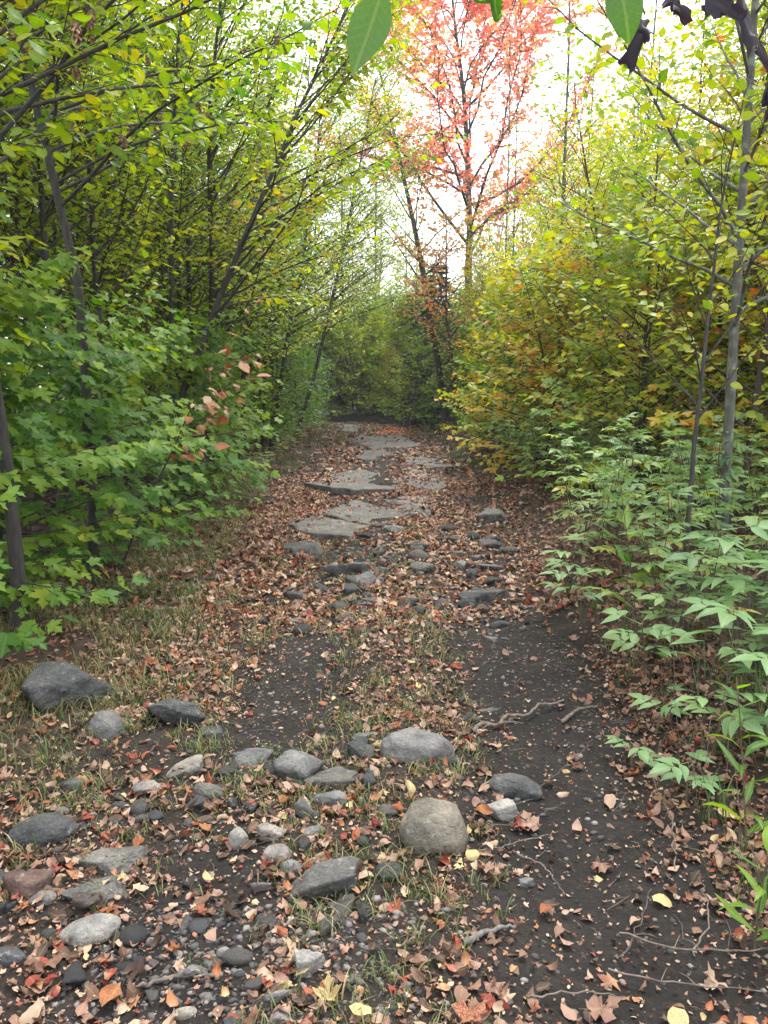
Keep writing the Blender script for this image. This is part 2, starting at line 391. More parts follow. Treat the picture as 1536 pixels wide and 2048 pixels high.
def put_stone(name, x, y, w, d, h, kind, color, r, level, sink=.3, rz=None, tilt=.12):
    V, Fc = stone_shape(r, kind, level)
    full_h = h / (1 - sink)
    V = V * (w / 2, d / 2, full_h / 2)
    me = mesh_np(name, V, [Fc], M_STONE, True)
    o = link(name, me); o.location = (x, y, gz(x, y) + full_h / 2 - full_h * sink)
    o.rotation_euler = (r.normal() * tilt, r.normal() * tilt, r.normal() * .2 if rz is None else rz)
    k_ = r.uniform(.88, 1.12); o.color = (*[c * k_ * t_ for c, t_ in zip(color, (1.03, 1., .95))], 1)
    return o
STONES = [
(-1.50,3.65,0.399,0.299,0.216,'a',(0.062, 0.064, 0.066),'large dark angular boulder in the grass at the left edge'),
(-0.99,3.56,0.258,0.193,0.135,'a',(0.062, 0.064, 0.066),'dark ridged boulder beside the largest dark boulder on the left'),
(-1.23,3.36,0.161,0.129,0.116,'r',(0.15, 0.15, 0.15),'grey rock with a grass tuft between the two dark boulders'),
(-0.83,3.07,0.167,0.150,0.025,'f',(0.2, 0.187, 0.165),'long low tan rock just above the smooth round cobble'),
(-0.56,3.11,0.183,0.101,0.073,'a',(0.15, 0.15, 0.15),'rough grey rock at the near end of the left wheel rut'),
(-0.34,3.00,0.176,0.132,0.115,'a',(0.135, 0.136, 0.137),'stepped angular grey rock standing beside the tilted flat slab'),
(-0.20,2.92,0.204,0.184,0.031,'f',(0.11, 0.11, 0.105),'tilted flat slate slab left of the round boulder'),
(-0.68,2.90,0.128,0.071,0.045,'r',(0.13, 0.126, 0.115),'smooth round olive cobble on the left half of the trail'),
(-0.91,2.86,0.109,0.082,0.048,'a',(0.22, 0.198, 0.188),'pinkish grey rock to the left of the smooth olive cobble'),
(-1.17,2.54,0.226,0.124,0.079,'r',(0.062, 0.064, 0.066),'wide dark rock at the left edge with a maroon leaf against it'),
(-0.39,2.58,0.111,0.084,0.066,'a',(0.22, 0.198, 0.188),'pinkish angular rock standing highest in the cluster of pink rocks'),
(-0.50,2.54,0.068,0.054,0.066,'r',(0.25, 0.245, 0.23),'upright pale rock touching the left of the pink cluster'),
(-0.35,2.44,0.093,0.071,0.033,'r',(0.22, 0.198, 0.188),'pink cobble directly in front of the tallest pink rock'),
(-0.24,2.54,0.076,0.042,0.027,'r',(0.15, 0.15, 0.15),'small low grey stone to the right of the pink cluster'),
(-0.30,2.36,0.063,0.051,0.037,'r',(0.15, 0.15, 0.15),'rounded grey stone touching the pink cobble from the front'),
(-0.36,2.27,0.092,0.055,0.037,'a',(0.22, 0.198, 0.188),'pink rock nearest to the camera in the pink cluster'),
(-0.19,2.24,0.221,0.121,0.088,'a',(0.11, 0.11, 0.105),'long greenish dark rock lying across the trail middle'),
(-1.09,2.25,0.120,0.108,0.059,'f',(0.14, 0.085, 0.07),'red brown slab cut by the left edge of the picture'),
(-1.03,2.20,0.085,0.054,0.030,'r',(0.22, 0.198, 0.188),'pinkish cobble in front of the red brown slab'),
(-0.92,2.42,0.235,0.129,0.033,'f',(0.13, 0.126, 0.115),'long flat rock half hidden by grass on the left'),
(-0.88,2.25,0.195,0.107,0.027,'f',(0.11, 0.11, 0.105),'greenish flat rock under grass, behind the whitish rock'),
(-0.84,2.08,0.161,0.088,0.056,'r',(0.25, 0.245, 0.23),'whitish crystalline rock in the grass at lower left'),
(-1.01,1.95,0.087,0.054,0.030,'r',(0.062, 0.064, 0.066),'dark grey rock in the lower left corner of the picture'),
(-0.57,2.10,0.047,0.035,0.045,'a',(0.13, 0.126, 0.115),'small dark pyramid stone below the bright red leaf'),
(-0.49,1.92,0.081,0.048,0.033,'a',(0.148, 0.138, 0.136),'purple grey angular rock at the edge of the gravel patch'),
(-0.44,1.99,0.038,0.031,0.020,'r',(0.22, 0.198, 0.188),'small round pink stone above the gravel patch'),
(-0.20,1.90,0.081,0.073,0.057,'f',(0.25, 0.245, 0.23),'pale flat rock with a cream leaf lying on it'),
(-0.25,1.81,0.108,0.059,0.043,'a',(0.135, 0.136, 0.137),'blue grey rock in front of the pale flat rock'),
(-0.33,1.81,0.035,0.026,0.027,'a',(0.14, 0.085, 0.07),'small dark red stone left of the blue grey rock'),
(-0.50,1.79,0.062,0.034,0.022,'r',(0.2, 0.187, 0.165),'tan oval cobble in the gravel at the bottom'),
(-0.33,2.06,0.038,0.028,0.023,'a',(0.062, 0.064, 0.066),'small dark angular stone in front of the long greenish rock'),
(-0.28,2.08,0.043,0.032,0.026,'a',(0.25, 0.245, 0.23),'small pale stone in front of the long greenish rock'),
(-0.25,1.73,0.052,0.039,0.030,'a',(0.22, 0.198, 0.188),'pinkish stone at the bottom edge in front of the blue grey rock'),
(-1.19,2.87,0.085,0.077,0.024,'f',(0.11, 0.11, 0.105),'flat mossy grey stone among leaves at the far left'),
(-1.17,2.70,0.063,0.035,0.022,'r',(0.148, 0.138, 0.136),'small purple grey stone behind the wide dark rock'),
(-0.79,3.43,0.134,0.112,0.019,'f',(0.062, 0.064, 0.066),'dark half buried stone in front of the ridged boulder'),
(-0.19,2.78,0.138,0.080,0.019,'f',(0.135, 0.136, 0.137),'pale blue slab under leaves below the tilted slate'),
(-0.28,2.67,0.085,0.064,0.056,'a',(0.11, 0.11, 0.105),'dark greenish stone right of the tallest pink rock'),
(-0.65,2.72,0.063,0.051,0.023,'r',(0.14, 0.085, 0.07),'small brown stone below the smooth olive cobble'),
(-0.58,2.81,0.056,0.042,0.035,'a',(0.062, 0.064, 0.066),'small dark stone touching the right of the olive cobble'),
(-0.07,3.33,0.136,0.104,0.019,'f',(0.15, 0.15, 0.15),'half buried grey stone left of the banded boulder'),
(0.17,2.54,0.222,0.211,0.135,'R',(0.17, 0.155, 0.125),'big rounded brown boulder in the middle of the trail'),
(0.14,3.17,0.297,0.163,0.104,'r',(0.15, 0.15, 0.15),'grey boulder with pale bands behind the round boulder'),
(0.51,2.95,0.216,0.119,0.076,'r',(0.062, 0.064, 0.066),'dark smooth rock at the edge of the right wheel rut'),
(0.43,2.74,0.154,0.085,0.062,'a',(0.25, 0.245, 0.23),'rough white rock beside the big round boulder'),
(0.36,3.57,0.116,0.081,0.046,'a',(0.062, 0.064, 0.066),'dark slate stone left of the exposed root'),
(0.52,3.74,0.129,0.091,0.018,'f',(0.15, 0.15, 0.15),'flat grey stone touching the exposed root'),
(0.40,3.84,0.067,0.061,0.019,'f',(0.062, 0.064, 0.066),'small flat dark stone behind the slate stone'),
(0.66,4.80,0.092,0.083,0.022,'f',(0.135, 0.136, 0.137),'little bluish flat stone alone in the right rut'),
(0.45,2.32,0.050,0.038,0.028,'a',(0.15, 0.15, 0.15),'small pale grey stone alone on the bare dark soil'),
(0.19,2.15,0.111,0.097,0.015,'f',(0.25, 0.245, 0.23),'pale flat rock at the left end of the grey stick'),
(0.41,2.61,0.061,0.045,0.024,'a',(0.062, 0.064, 0.066),'small dark stone in front of the rough white rock'),
(-0.79,7.50,0.474,0.426,0.088,'f',(0.062, 0.064, 0.066),'dark flat step stone at the front corner of the nearest ledge'),
(-0.30,6.56,0.404,0.222,0.162,'a',(0.135, 0.136, 0.137),'blue grey boulder in front of the nearest ledge'),
(-0.16,6.12,0.233,0.128,0.093,'a',(0.135, 0.136, 0.137),'angular grey block in front of the blue grey boulder'),
(0.00,6.90,0.149,0.096,0.060,'a',(0.14, 0.085, 0.07),'small pointed brown stone right of the blue grey boulder'),
(-0.03,6.59,0.142,0.107,0.061,'a',(0.148, 0.138, 0.136),'small purplish block right of the blue grey boulder'),
(-0.09,5.53,0.169,0.152,0.035,'f',(0.062, 0.064, 0.066),'thin dark flat stone on the leafy middle of the trail'),
(0.74,5.93,0.345,0.311,0.050,'f',(0.062, 0.064, 0.066),'long dark pointed slab beside the right rut'),
(0.70,6.93,0.171,0.154,0.043,'f',(0.135, 0.136, 0.137),'blue grey stone, leftmost of four behind the pointed slab'),
(0.88,7.17,0.185,0.167,0.039,'f',(0.15, 0.15, 0.15),'grey stone, farthest of four behind the pointed slab'),
(0.91,6.78,0.243,0.219,0.038,'f',(0.148, 0.138, 0.136),'purplish flat stone, rightmost of four behind the pointed slab'),
(0.71,7.40,0.159,0.143,0.047,'f',(0.135, 0.136, 0.137),'small blue stone at the edge of the leaf filled rut'),
(-0.09,8.14,0.113,0.085,0.068,'a',(0.135, 0.136, 0.137),'small blue block at the front edge of the nearest ledge'),
(0.11,8.34,0.215,0.193,0.055,'f',(0.15, 0.15, 0.15),'flat grey stone right of the nearest ledge'),
(1.31,9.68,0.356,0.320,0.120,'f',(0.15, 0.15, 0.15),'pale grey slab against the right bank'),
(0.61,8.34,0.105,0.079,0.082,'a',(0.062, 0.064, 0.066),'small dark pyramid stone sticking out of orange leaves'),
(-0.60,5.26,0.175,0.109,0.024,'f',(0.15, 0.15, 0.15),'low grey stone behind the left wheel rut'),
(-1.02,5.27,0.142,0.078,0.020,'f',(0.148, 0.138, 0.136),'low purplish stone in the leaves left of the wheel rut'),
(-0.68,5.90,0.161,0.145,0.067,'f',(0.062, 0.064, 0.066),'dark low stone among leaves left of the angular block'),
(-0.85,5.87,0.112,0.101,0.043,'f',(0.062, 0.064, 0.066),'small dark stone at the far left of the leafy stretch'),
]
LEDGES = [
('broad grey bedrock ledge nearest the camera, cut by a diagonal crack', [(-1.09, 8.8), (-0.85, 9.63), (-0.44, 9.11), (-0.17, 8.72), (-0.35, 8.1), (-0.69, 8.3)]),
('large flat bedrock ledge behind the diagonal crack, with a dark hole', [(-0.85, 9.7), (-0.52, 10.73), (-0.37, 10.95), (-0.2, 10.51), (0.42, 9.63), (-0.17, 8.88), (-0.44, 9.19)]),
('raised oval bedrock slab to the right of the ledge with the hole', [(-0.02, 11.07), (0.24, 11.57), (0.62, 11.57), (0.59, 10.1), (0.5, 9.72), (0.21, 10.2)]),
('widest grey bedrock ledge in the middle distance of the trail', [(-1.19, 12.25), (-0.92, 14.07), (-0.38, 15.31), (0.18, 14.87), (0.27, 13.18), (0.15, 11.97), (-0.36, 11.83)]),
('pale bedrock slab touching the right side of the widest ledge', [(0.3, 13.59), (0.6, 14.75), (0.95, 13.7), (0.96, 12.55), (0.54, 12.4), (0.27, 13.02)]),
('dark small bedrock ledge behind the left half of the widest ledge', [(-0.59, 17.62), (-0.49, 19.59), (-0.04, 19.97), (0.23, 18.56), (-0.23, 17.33)]),
('long bedrock ledge on the right beyond the dark soil patch', [(0.45, 17.05), (0.67, 17.74), (1.02, 17.62), (1.36, 15.77), (0.86, 15.67)]),
('far bedrock ledge right across the trail below the grassy crest', [(-0.94, 22.52), (-0.86, 25.83), (0.53, 25.83), (0.96, 22.05), (-0.04, 21.17)]),
('farthest small bedrock ledge on the left of the grassy crest', [(-1.56, 29.41), (-1.59, 33.49), (-0.98, 32.07), (-0.95, 28.61)]),
]
KINDNAME = {'a': 'rock', 'r': 'cobble', 'f': 'flat_stone', 'R': 'boulder'}
for k, (x, y, w, d, h, kd, colr, lab) in enumerate(STONES):
    rs = np.random.default_rng(100 + k)
    colr = tuple(c * .8 for c in colr); o = put_stone(KINDNAME[kd] if w < .2 or kd == 'R' else ('boulder' if kd in 'ar' else 'flat_stone'), x, y, w * 1.07, d * 1.1, h * (.92 if kd != 'f' else 1.05) * (1.1 if kd == 'R' else 1), kd if kd != 'R' else 'r', colr, rs, 4 if w > .19 and y < 4 else 3,
                  sink=.42 if kd in 'arR' else .5, tilt=.05 if kd == 'R' else .1)
    tag(o, lab, 'boulder' if w > .2 and kd != 'f' else 'stone', 'stones set in the trail')

def ledge(label, poly, k):
    r = np.random.default_rng(500 + k)
    P = np.array(poly); c = P.mean(0); P = c + (P - c) * (1. if k < 3 else 1.05)
    # resample outline
    Q = np.concatenate([P, P[:1]]); seg = np.linalg.norm(np.diff(Q, axis=0), axis=1); cum = np.concatenate([[0], np.cumsum(seg)])
    m = 72; s = np.linspace(0, cum[-1], m, endpoint=False)
    out = np.stack([np.interp(s, cum, Q[:, 0]), np.interp(s, cum, Q[:, 1])], 1)
    out = out + .085 * np.stack([fbm2(out[:, 0] * 4, out[:, 1] * 4, 60 + k), fbm2(out[:, 0] * 4 + 9, out[:, 1] * 4, 70 + k)], 1)
    fr = [.0, .18, .36, .54, .7, .83, .92, .975, 1.0, 1.005, 1.01]
    th = r.uniform(.024, .036)
    V, base = [], float(np.mean(ground_z(P[:, 0], P[:, 1], False)))
    sl = r.normal(size=2) * .015
    for i, f in enumerate(fr[1:]):
        p = c + (out - c) * f
        z = base + th + (p - c) @ sl + .018 * fbm2(p[:, 0] * 2.5, p[:, 1] * 2.5, 80 + k) + .012 * np.round(2.5 * noise2(p[:, 0] * 1.6, p[:, 1] * 3, 90 + k))
        if f >= .975: z = z - {.975: .001, 1.0: .006, 1.005: th * .6, 1.01: th + .12}[f]
        V.append(np.concatenate([p, z[:, None]], 1))
    V = np.concatenate(V + [np.array([[c[0], c[1], V[0][:, 2].mean()]])])
    n = len(fr) - 1; i = np.arange(n - 1)[:, None] * m; j = np.arange(m)[None]; j2 = (j + 1) % m
    Qd = np.stack([i + j, i + m + j, i + m + j2, i + j2], -1).reshape(-1, 4)
    T = np.stack([np.full(m, n * m), j[0], j2[0]], 1)
    o = link('bedrock_ledge', mesh_np('bedrock_ledge', V - (c[0], c[1], base), [T, Qd], M_STONE, True)); o.location = (c[0], c[1], base)
    t = [.10, .095, .115, .09, .12, .055, .09, .09, .09][k]; o.color = (t * 1.02, t * .95, t * .86, 1)
    tag(o, label, 'rock ledge', 'bedrock ledges across the trail')
    return P
for k, (lab, poly) in enumerate(LEDGES): ledge(lab, poly, k)

def in_ledge(x, y):                   # points on top of a ledge
    hit = np.zeros(len(x), bool)
    for lab, poly in LEDGES:
        P = np.array(poly); Q = np.roll(P, -1, 0); c = np.zeros(len(x), bool)
        for (x0, y0), (x1, y1) in zip(P, Q):
            c ^= ((y0 > y) != (y1 > y)) & (x < (x1 - x0) * (y - y0) / (y1 - y0 + 1e-12) + x0)
        hit |= c
    return hit

# small loose stones: things of their own, alike within each stretch of the trail
SMALL = [(-1.2, 0, 1.7, 2.2, 46, 'small loose stone in the gravel patch at the bottom of the picture'),
         (-1.2, .3, 2.2, 3.2, 60, 'small loose stone among the rocks on the near part of the trail'),
         (-.9, 1.0, 4.9, 6.6, 60, 'small loose stone in the stony stretch before the bedrock ledges'),
         (-.4, 1.2, 6.6, 9.0, 34, 'small loose stone beside the nearest bedrock ledge')]
SMALL_SH = [(stone_shape(np.random.default_rng(900 + k), 'arf'[k % 3], 2)) for k in range(12)]
SMALL_ME = [mesh_np('loose_stone', V, [Fc], M_STONE, True) for V, Fc in SMALL_SH]
CS = [(.04, .04, .042), (.07, .07, .07), (.13, .105, .10), (.10, .095, .085), (.08, .085, .09), (.16, .15, .135)]
for (x0, x1, y0, y1, cnt, lab) in SMALL:
    for i in range(cnt):
        x, y = rng.uniform(x0, x1), rng.uniform(y0, y1)
        if in_ledge(np.array([x]), np.array([y]))[0]: continue
        s = (.012 + .03 * rng.random() ** 2) * (1 + .25 * (y - 2))
        o = link('loose_stone', SMALL_ME[rng.integers(12)]); o.scale = (s * rng.uniform(.9, 1.4), s * rng.uniform(.8, 1.2), s * rng.uniform(.45, .8))
        o.rotation_euler = (0, 0, rng.uniform(0, 6.3)); o.location = (x, y, gz(x, y) + o.scale[2] * .35)
        ci = rng.integers(6); o.color = (*CS[ci], 1); lb = lab.replace('small loose', 'small %s loose' % ['blackish', 'dark grey', 'pinkish', 'tan', 'bluish grey', 'pale'][ci])
        tag(o, lb, 'stone', lb.replace('loose stone', 'loose stones'))

# gravel: too many to count
def scatter_solid(name, label, pts, size, mat, level, flat=.6, cat='gravel'):
    D, Fc = ICO[level]; n = len(pts)
    sh = np.stack([stone_shape(np.random.default_rng(40 + k), 'a', level)[0] for k in range(8)])
    kk = rng.integers(0, 8, n); V = sh[kk] * (size[:, None] * rng.uniform(.7, 1.2, (n, 3)) * (1, 1, flat))[:, None]
    a = rng.uniform(0, 6.28, n); ca, sa = np.cos(a)[:, None], np.sin(a)[:, None]
    V = np.stack([V[..., 0] * ca - V[..., 1] * sa, V[..., 0] * sa + V[..., 1] * ca, V[..., 2]], -1) + pts[:, None]
    T = (Fc[None] + (np.arange(n) * len(D))[:, None, None]).reshape(-1, 3)
    lf = np.zeros((n, len(D), 3)); lf[..., 2] = rng.random(n)[:, None]
    o = link(name, mesh_np(name, V.reshape(-1, 3), [T], mat, False, {'lf': lf.reshape(-1, 3)}))
    tag(o, label, cat, kind='stuff'); return o

def on_ground(x, y, dz=0): return np.stack([x, y, ground_z(x, y) + dz], 1)
gxs, gys = [], []
for (x0, x1, y0, y1, cnt) in [(-.85, .1, 1.6, 2.2, 2000), (-1.1, .4, 1.6, 3.3, 900), (-.5, .9, 5, 7.6, 2200), (-.75, 0, 3, 5, 500), (.2, 1.1, 1.6, 5, 700), (-.2, 1, 7.5, 12, 900), (-.9, 1, 12, 24, 900)]:
    gxs.append(rng.uniform(x0, x1, cnt)); gys.append(rng.uniform(y0, y1, cnt))
gxs, gys = np.concatenate(gxs), np.concatenate(gys); ok = ~in_ledge(gxs, gys); gxs, gys = gxs[ok], gys[ok]
sz = (.003 + .011 * rng.random(len(gxs)) ** 3) * (1 + .14 * (gys - 1.7))
scatter_solid('gravel', 'grey and pink gravel spread over the trail', on_ground(gxs, gys, 0) + np.stack([gxs * 0, gxs * 0, sz * .05], 1), sz, M_GRAVEL, 0)
n = 10000
cx, cy_ = rng.uniform(-1.1, 1.25, n), 1.6 + 4.5 * rng.random(n) ** 1.4
ok = bare_soil(cx, cy_) > .3 * rng.random(n); cx, cy_ = cx[ok], cy_[ok]
sz = .002 + .006 * rng.random(len(cx)) ** 3
scatter_solid('soil_crumbs', 'dark crumbs of soil on the bare wheel ruts', on_ground(cx, cy_), sz, M_CLOD, 0, cat='soil')

# ------------------------------------------------------------------ leaf shapes
# a shape = (V (n,3) with the stalk at the origin and the tip near y=1, T (m,3), uv (n,2))
MAPLE_HALF = {2: [(.10, -.05), (.34, -.01), (.27, .12), (.45, .21), (.63, .47), (.43, .43), (.36, .50), (.165, .455), (.19, .62), (.32, .71), (.15, .76)],
              1: [(.33, -.01), (.25, .12), (.62, .47), (.17, .46), (.28, .71)],
              0: [(.32, 0), (.6, .46), (.2, .5)]}
def fan_leaf(half, c=(0, .28), tip=(0, 1), base=(0, .03), ring=False):
    out = [base] + half + [tip] + [(-x, y) for x, y in reversed(half)]
    out = np.array(out); n = len(out); c = np.array(c)
    if ring:
        V = np.concatenate([[c], c + (out - c) * .5, out]); j = np.arange(n); j2 = (j + 1) % n
        T = np.concatenate([np.stack([np.zeros(n, int), 1 + j, 1 + j2], 1), np.stack([1 + j, 1 + n + j, 1 + n + j2], 1), np.stack([1 + j, 1 + n + j2, 1 + j2], 1)])
    else:
        V = np.concatenate([[c], out]); j = np.arange(n); T = np.stack([np.zeros(n, int), 1 + j, 1 + (j + 1) % n], 1)
    return np.concatenate([V, np.zeros((len(V), 1))], 1), T, V.copy()

def strip_leaf(st, wd, fold=.25, cols=1):
    """pointed leaf: stations along the midrib, half widths"""
    V, rows = [], []
    for t, w in zip(st, wd):
        row = []
        for k in range(-cols, cols + 1):
            row.append(len(V)); V.append((w * k / cols, t, 0))
        rows.append(row)
    T = []
    for a, b in zip(rows[:-1], rows[1:]):
        for k in range(2 * cols):
            T += [(a[k], a[k + 1], b[k + 1]), (a[k], b[k + 1], b[k])]
    V = np.array(V, float); T = np.array(T)
    ar = np.abs(np.cross(V[T[:, 1]] - V[T[:, 0]], V[T[:, 2]] - V[T[:, 0]])[:, 2]); T = T[ar > 1e-6]      # drop the empty ones at base and tip
    u, inv = np.unique(T.ravel(), return_inverse=True); V = V[u]; T = inv.reshape(-1, 3)
    return V, T, V[:, :2].copy()

def bend(V, kx=0., ky=0., fold=0., twist=0., wav=0., r=None, y0=.3):
    V = V.copy()
    V[:, 2] += fold * np.abs(V[:, 0])
    if wav: V[:, 2] += wav * (noise3(np.stack([V[:, 0] * 3.5, V[:, 1] * 3.5, V[:, 0] * 0], 1) + r.uniform(0, 60), 9))
    if twist:
        a = twist * V[:, 1]; V[:, 0], V[:, 2] = V[:, 0] * np.cos(a) - V[:, 2] * np.sin(a), V[:, 0] * np.sin(a) + V[:, 2] * np.cos(a)
    if kx:
        a = V[:, 0] * kx; z = V[:, 2]; V[:, 0], V[:, 2] = np.sin(a) * (1 / kx - z), (1 - np.cos(a)) / kx + z * np.cos(a)
    if ky:
        a = (V[:, 1] - y0) * ky; z = V[:, 2]; V[:, 1], V[:, 2] = y0 + np.sin(a) * (1 / ky - z), (1 - np.cos(a)) / ky + z * np.cos(a)
    return V

def variants(shape, k, seed, kx=.3, ky=.5, fold=.15, wav=.06, bias=-.3, petiole=0.):
    r = np.random.default_rng(seed); out = []
    for _ in range(k):
        V = bend(shape[0], r.normal() * kx, bias + r.normal() * ky, fold * r.uniform(.3, 1.3), r.normal() * .25, wav, r)
        T, uv = shape[1], shape[2]
        if petiole:
            b = len(V); V = np.concatenate([V, [(-.012, .04, 0), (.012, .04, 0), (0, -petiole, .05)]]); T = np.concatenate([T, [(b, b + 1, b + 2)]]); uv = np.concatenate([uv, [(0, 0)] * 3])
        out.append((V, T, uv))
    return out

OV_ST = {2: ([0, .1, .25, .42, .6, .78, .91, 1.], [.0, .15, .255, .29, .26, .165, .07, .0]), 1: ([0, .22, .5, .78, 1.], [0, .24, .29, .16, 0]), 0: ([0, .4, 1.], [0, .29, 0])}
LANCE = ([0, .2, .45, .7, 1.], [0, .15, .185, .13, 0])
L_MAPLE = {k: variants(fan_leaf(MAPLE_HALF[k]), 7, 10 + k, petiole=.35 if k == 2 else 0) for k in MAPLE_HALF}
L_OVATE = {k: variants(strip_leaf(*OV_ST[k]), 7, 20 + k, wav=.05, fold=.3) for k in OV_ST}

def compound(seed, pairs, lev=1):
    r = np.random.default_rng(seed); Vs, Ts, Us, n = [], [], [], 0
    def put(o, ang, s, drop):
        nonlocal n
        V, T, uv = strip_leaf(*(([0, .18, .42, .68, 1.], [0, .2, .25, .15, 0]) if lev else ([0, .4, 1.], [0, .25, 0])))
        V = bend(V, r.normal() * .3, -.5 + r.normal() * .3, .3)
        V = V * s; c, sn = math.cos(ang), math.sin(ang)
        x, y = V[:, 0] * c + V[:, 1] * sn, -V[:, 0] * sn + V[:, 1] * c
        z = V[:, 2] - drop * np.hypot(x, y) * .5
        Vs.append(np.stack([x + o[0], y + o[1], z + o[2]], 1)); Ts.append(T + n); Us.append(uv); n += len(V)
    L = .55
    for p in range(pairs):
        f = .42 + .40 * p / max(1, pairs - 1) if pairs > 1 else .8
        for sg in (-1, 1): put((0, L * f, .0), sg * r.uniform(.95, 1.25), r.uniform(.36, .44), r.uniform(.1, .5))
    put((0, L, -.01), r.normal() * .1, .5, .3)
    V = np.array([(-.008, 0, 0), (.008, 0, 0), (0, L, 0)]); Vs.append(V); Ts.append(np.array([(0, 1, 2)]) + n); Us.append(np.full((3, 2), 0.))
    return np.concatenate(Vs), np.concatenate(Ts), np.concatenate(Us)
L_COMP = {1: [compound(30 + k, [1, 2, 2, 2, 2, 1][k % 6]) for k in range(8)], 0: [compound(50 + k, [1, 2, 2, 2][k % 4], 0) for k in range(6)]}

def frames(d, n):
    d = nrm(d); x = nrm(np.cross(d, n)); z = np.cross(x, d)
    return np.stack([x, d, z], -1)      # columns

def foliage_mesh(name, P, D, N, S, C, shapes, mat):
    P, D, N, S, C = map(np.asarray, (P, D, N, S, C)); M = frames(D, N); kk = rng.integers(0, len(shapes), len(P))
    Vs, Ts, A, n = [], [], [], 0
    for k, (V, T, uv) in enumerate(shapes):
        q = np.where(kk == k)[0]
        if len(q) == 0: continue
        W = np.einsum('nij,vj->nvi', M[q], V) * S[q][:, None, None] + P[q][:, None]
        lf = np.empty((len(q), len(V), 3)); lf[..., :2] = uv[None]; lf[..., 2] = C[q][:, None]
        Vs.append(W.reshape(-1, 3)); A.append(lf.reshape(-1, 3)); Ts.append((T[None] + (np.arange(len(q)) * len(V))[:, None, None]).reshape(-1, 3) + n); n += len(q) * len(V)
    return mesh_np(name, np.concatenate(Vs), [np.concatenate(Ts)], mat, False, {'lf': np.concatenate(A)})

def leaf_meshes(name, shapes, mat):    # one shared mesh per shape, for leaves that are objects of their own
    return [mesh_np(name, V, [T], mat, False, {'lf': np.concatenate([uv, np.zeros((len(uv), 1))], 1)}) for V, T, uv in shapes]
ME_MAPLE = leaf_meshes('leaf', L_MAPLE[2], M_MAPLE); ME_OVATE = leaf_meshes('leaf', L_OVATE[2], M_OVATE); ME_COMP = leaf_meshes('leaf', L_COMP[1], M_PALE)

def leaf_parts(parent, P, D, N, S, C, meshes, name='leaf'):
    M = frames(D, N)
    for p, m, s, c in zip(P, M, S, C):
        o = link(name, meshes[rng.integers(len(meshes))], parent)
        mm = Matrix(((*(m[0] * s), p[0]), (*(m[1] * s), p[1]), (*(m[2] * s), p[2]), (0, 0, 0, 1)))
        o.matrix_basis = mm; o.color = (float(c) + .5, .5, .5, 1)

# ------------------------------------------------------------------ tree skeletons
UP = np.array([0, 0, 1.])
def path(r, p, d, L, n, wander, pull, pullv=UP):
    """a wandering line; pull bends it towards pullv"""
    pts = [np.array(p, float)]; d = nrm(np.array(d, float)); st = L / n
    for _ in range(n):
        d = nrm(d + wander * r.standard_normal(3) + pull * st * np.asarray(pullv)); pts.append(pts[-1] + d * st)
    return np.array(pts)
def along(pts, t):
    s = np.clip(t, 0, 1) * (len(pts) - 1); i = np.minimum(s.astype(int) if isinstance(s, np.ndarray) else int(s), len(pts) - 2); f = s - i
    if isinstance(s, np.ndarray): return pts[i] * (1 - f)[:, None] + pts[i + 1] * f[:, None], nrm(pts[i + 1] - pts[i])
    return pts[i] * (1 - f) + pts[i + 1] * f, nrm(pts[i + 1] - pts[i])

class Leafset:
    def __init__(s): s.P, s.D, s.N, s.S, s.C = [], [], [], [], []
    def add(s, p, d, n, sz, c): s.P.append(p); s.D.append(d); s.N.append(n); s.S.append(sz); s.C.append(c)
    def arr(s): return [np.array(v, float) for v in (s.P, s.D, s.N, s.S, s.C)]

def dress(r, ls, pts, size, step, droop, col, face=(0, 0, 1), t0=.15, jit=.3, cj=.1, pet=.05, bias=(0, 0, 0)):
    """two ranks of leaves along a twig"""
    L = np.sum(np.linalg.norm(np.diff(pts, axis=0), axis=1)); n = max(2, int(L * (1 - t0) / step)); sg = 1 if r.random() < .5 else -1
    face = np.asarray(face, float); m = n + 1
    p, d = along(pts, t0 + (1 - t0) * np.arange(m) / n)
    side = nrm(np.stack([d[:, 1], -d[:, 0], 0 * d[:, 0]], 1) + 1e-6) * (sg * (1 - 2 * (np.arange(m) % 2)))[:, None]
    last = (np.arange(m) == n)[:, None]
    ld = nrm(d * np.where(last, 1.2, .5) + side * np.where(last, .1, .8) + np.array([0, 0, -droop]) + np.asarray(bias) + jit * r.standard_normal((m, 3)) * .6)
    s = size * r.uniform(.6, 1.15, m)
    ls.P.extend(p + ld * (pet * s / .1 * .4)[:, None]); ls.D.extend(ld); ls.N.extend(nrm(face + jit * r.standard_normal((m, 3)))); ls.S.extend(s); ls.C.extend(col(p) + cj * r.standard_normal(m))

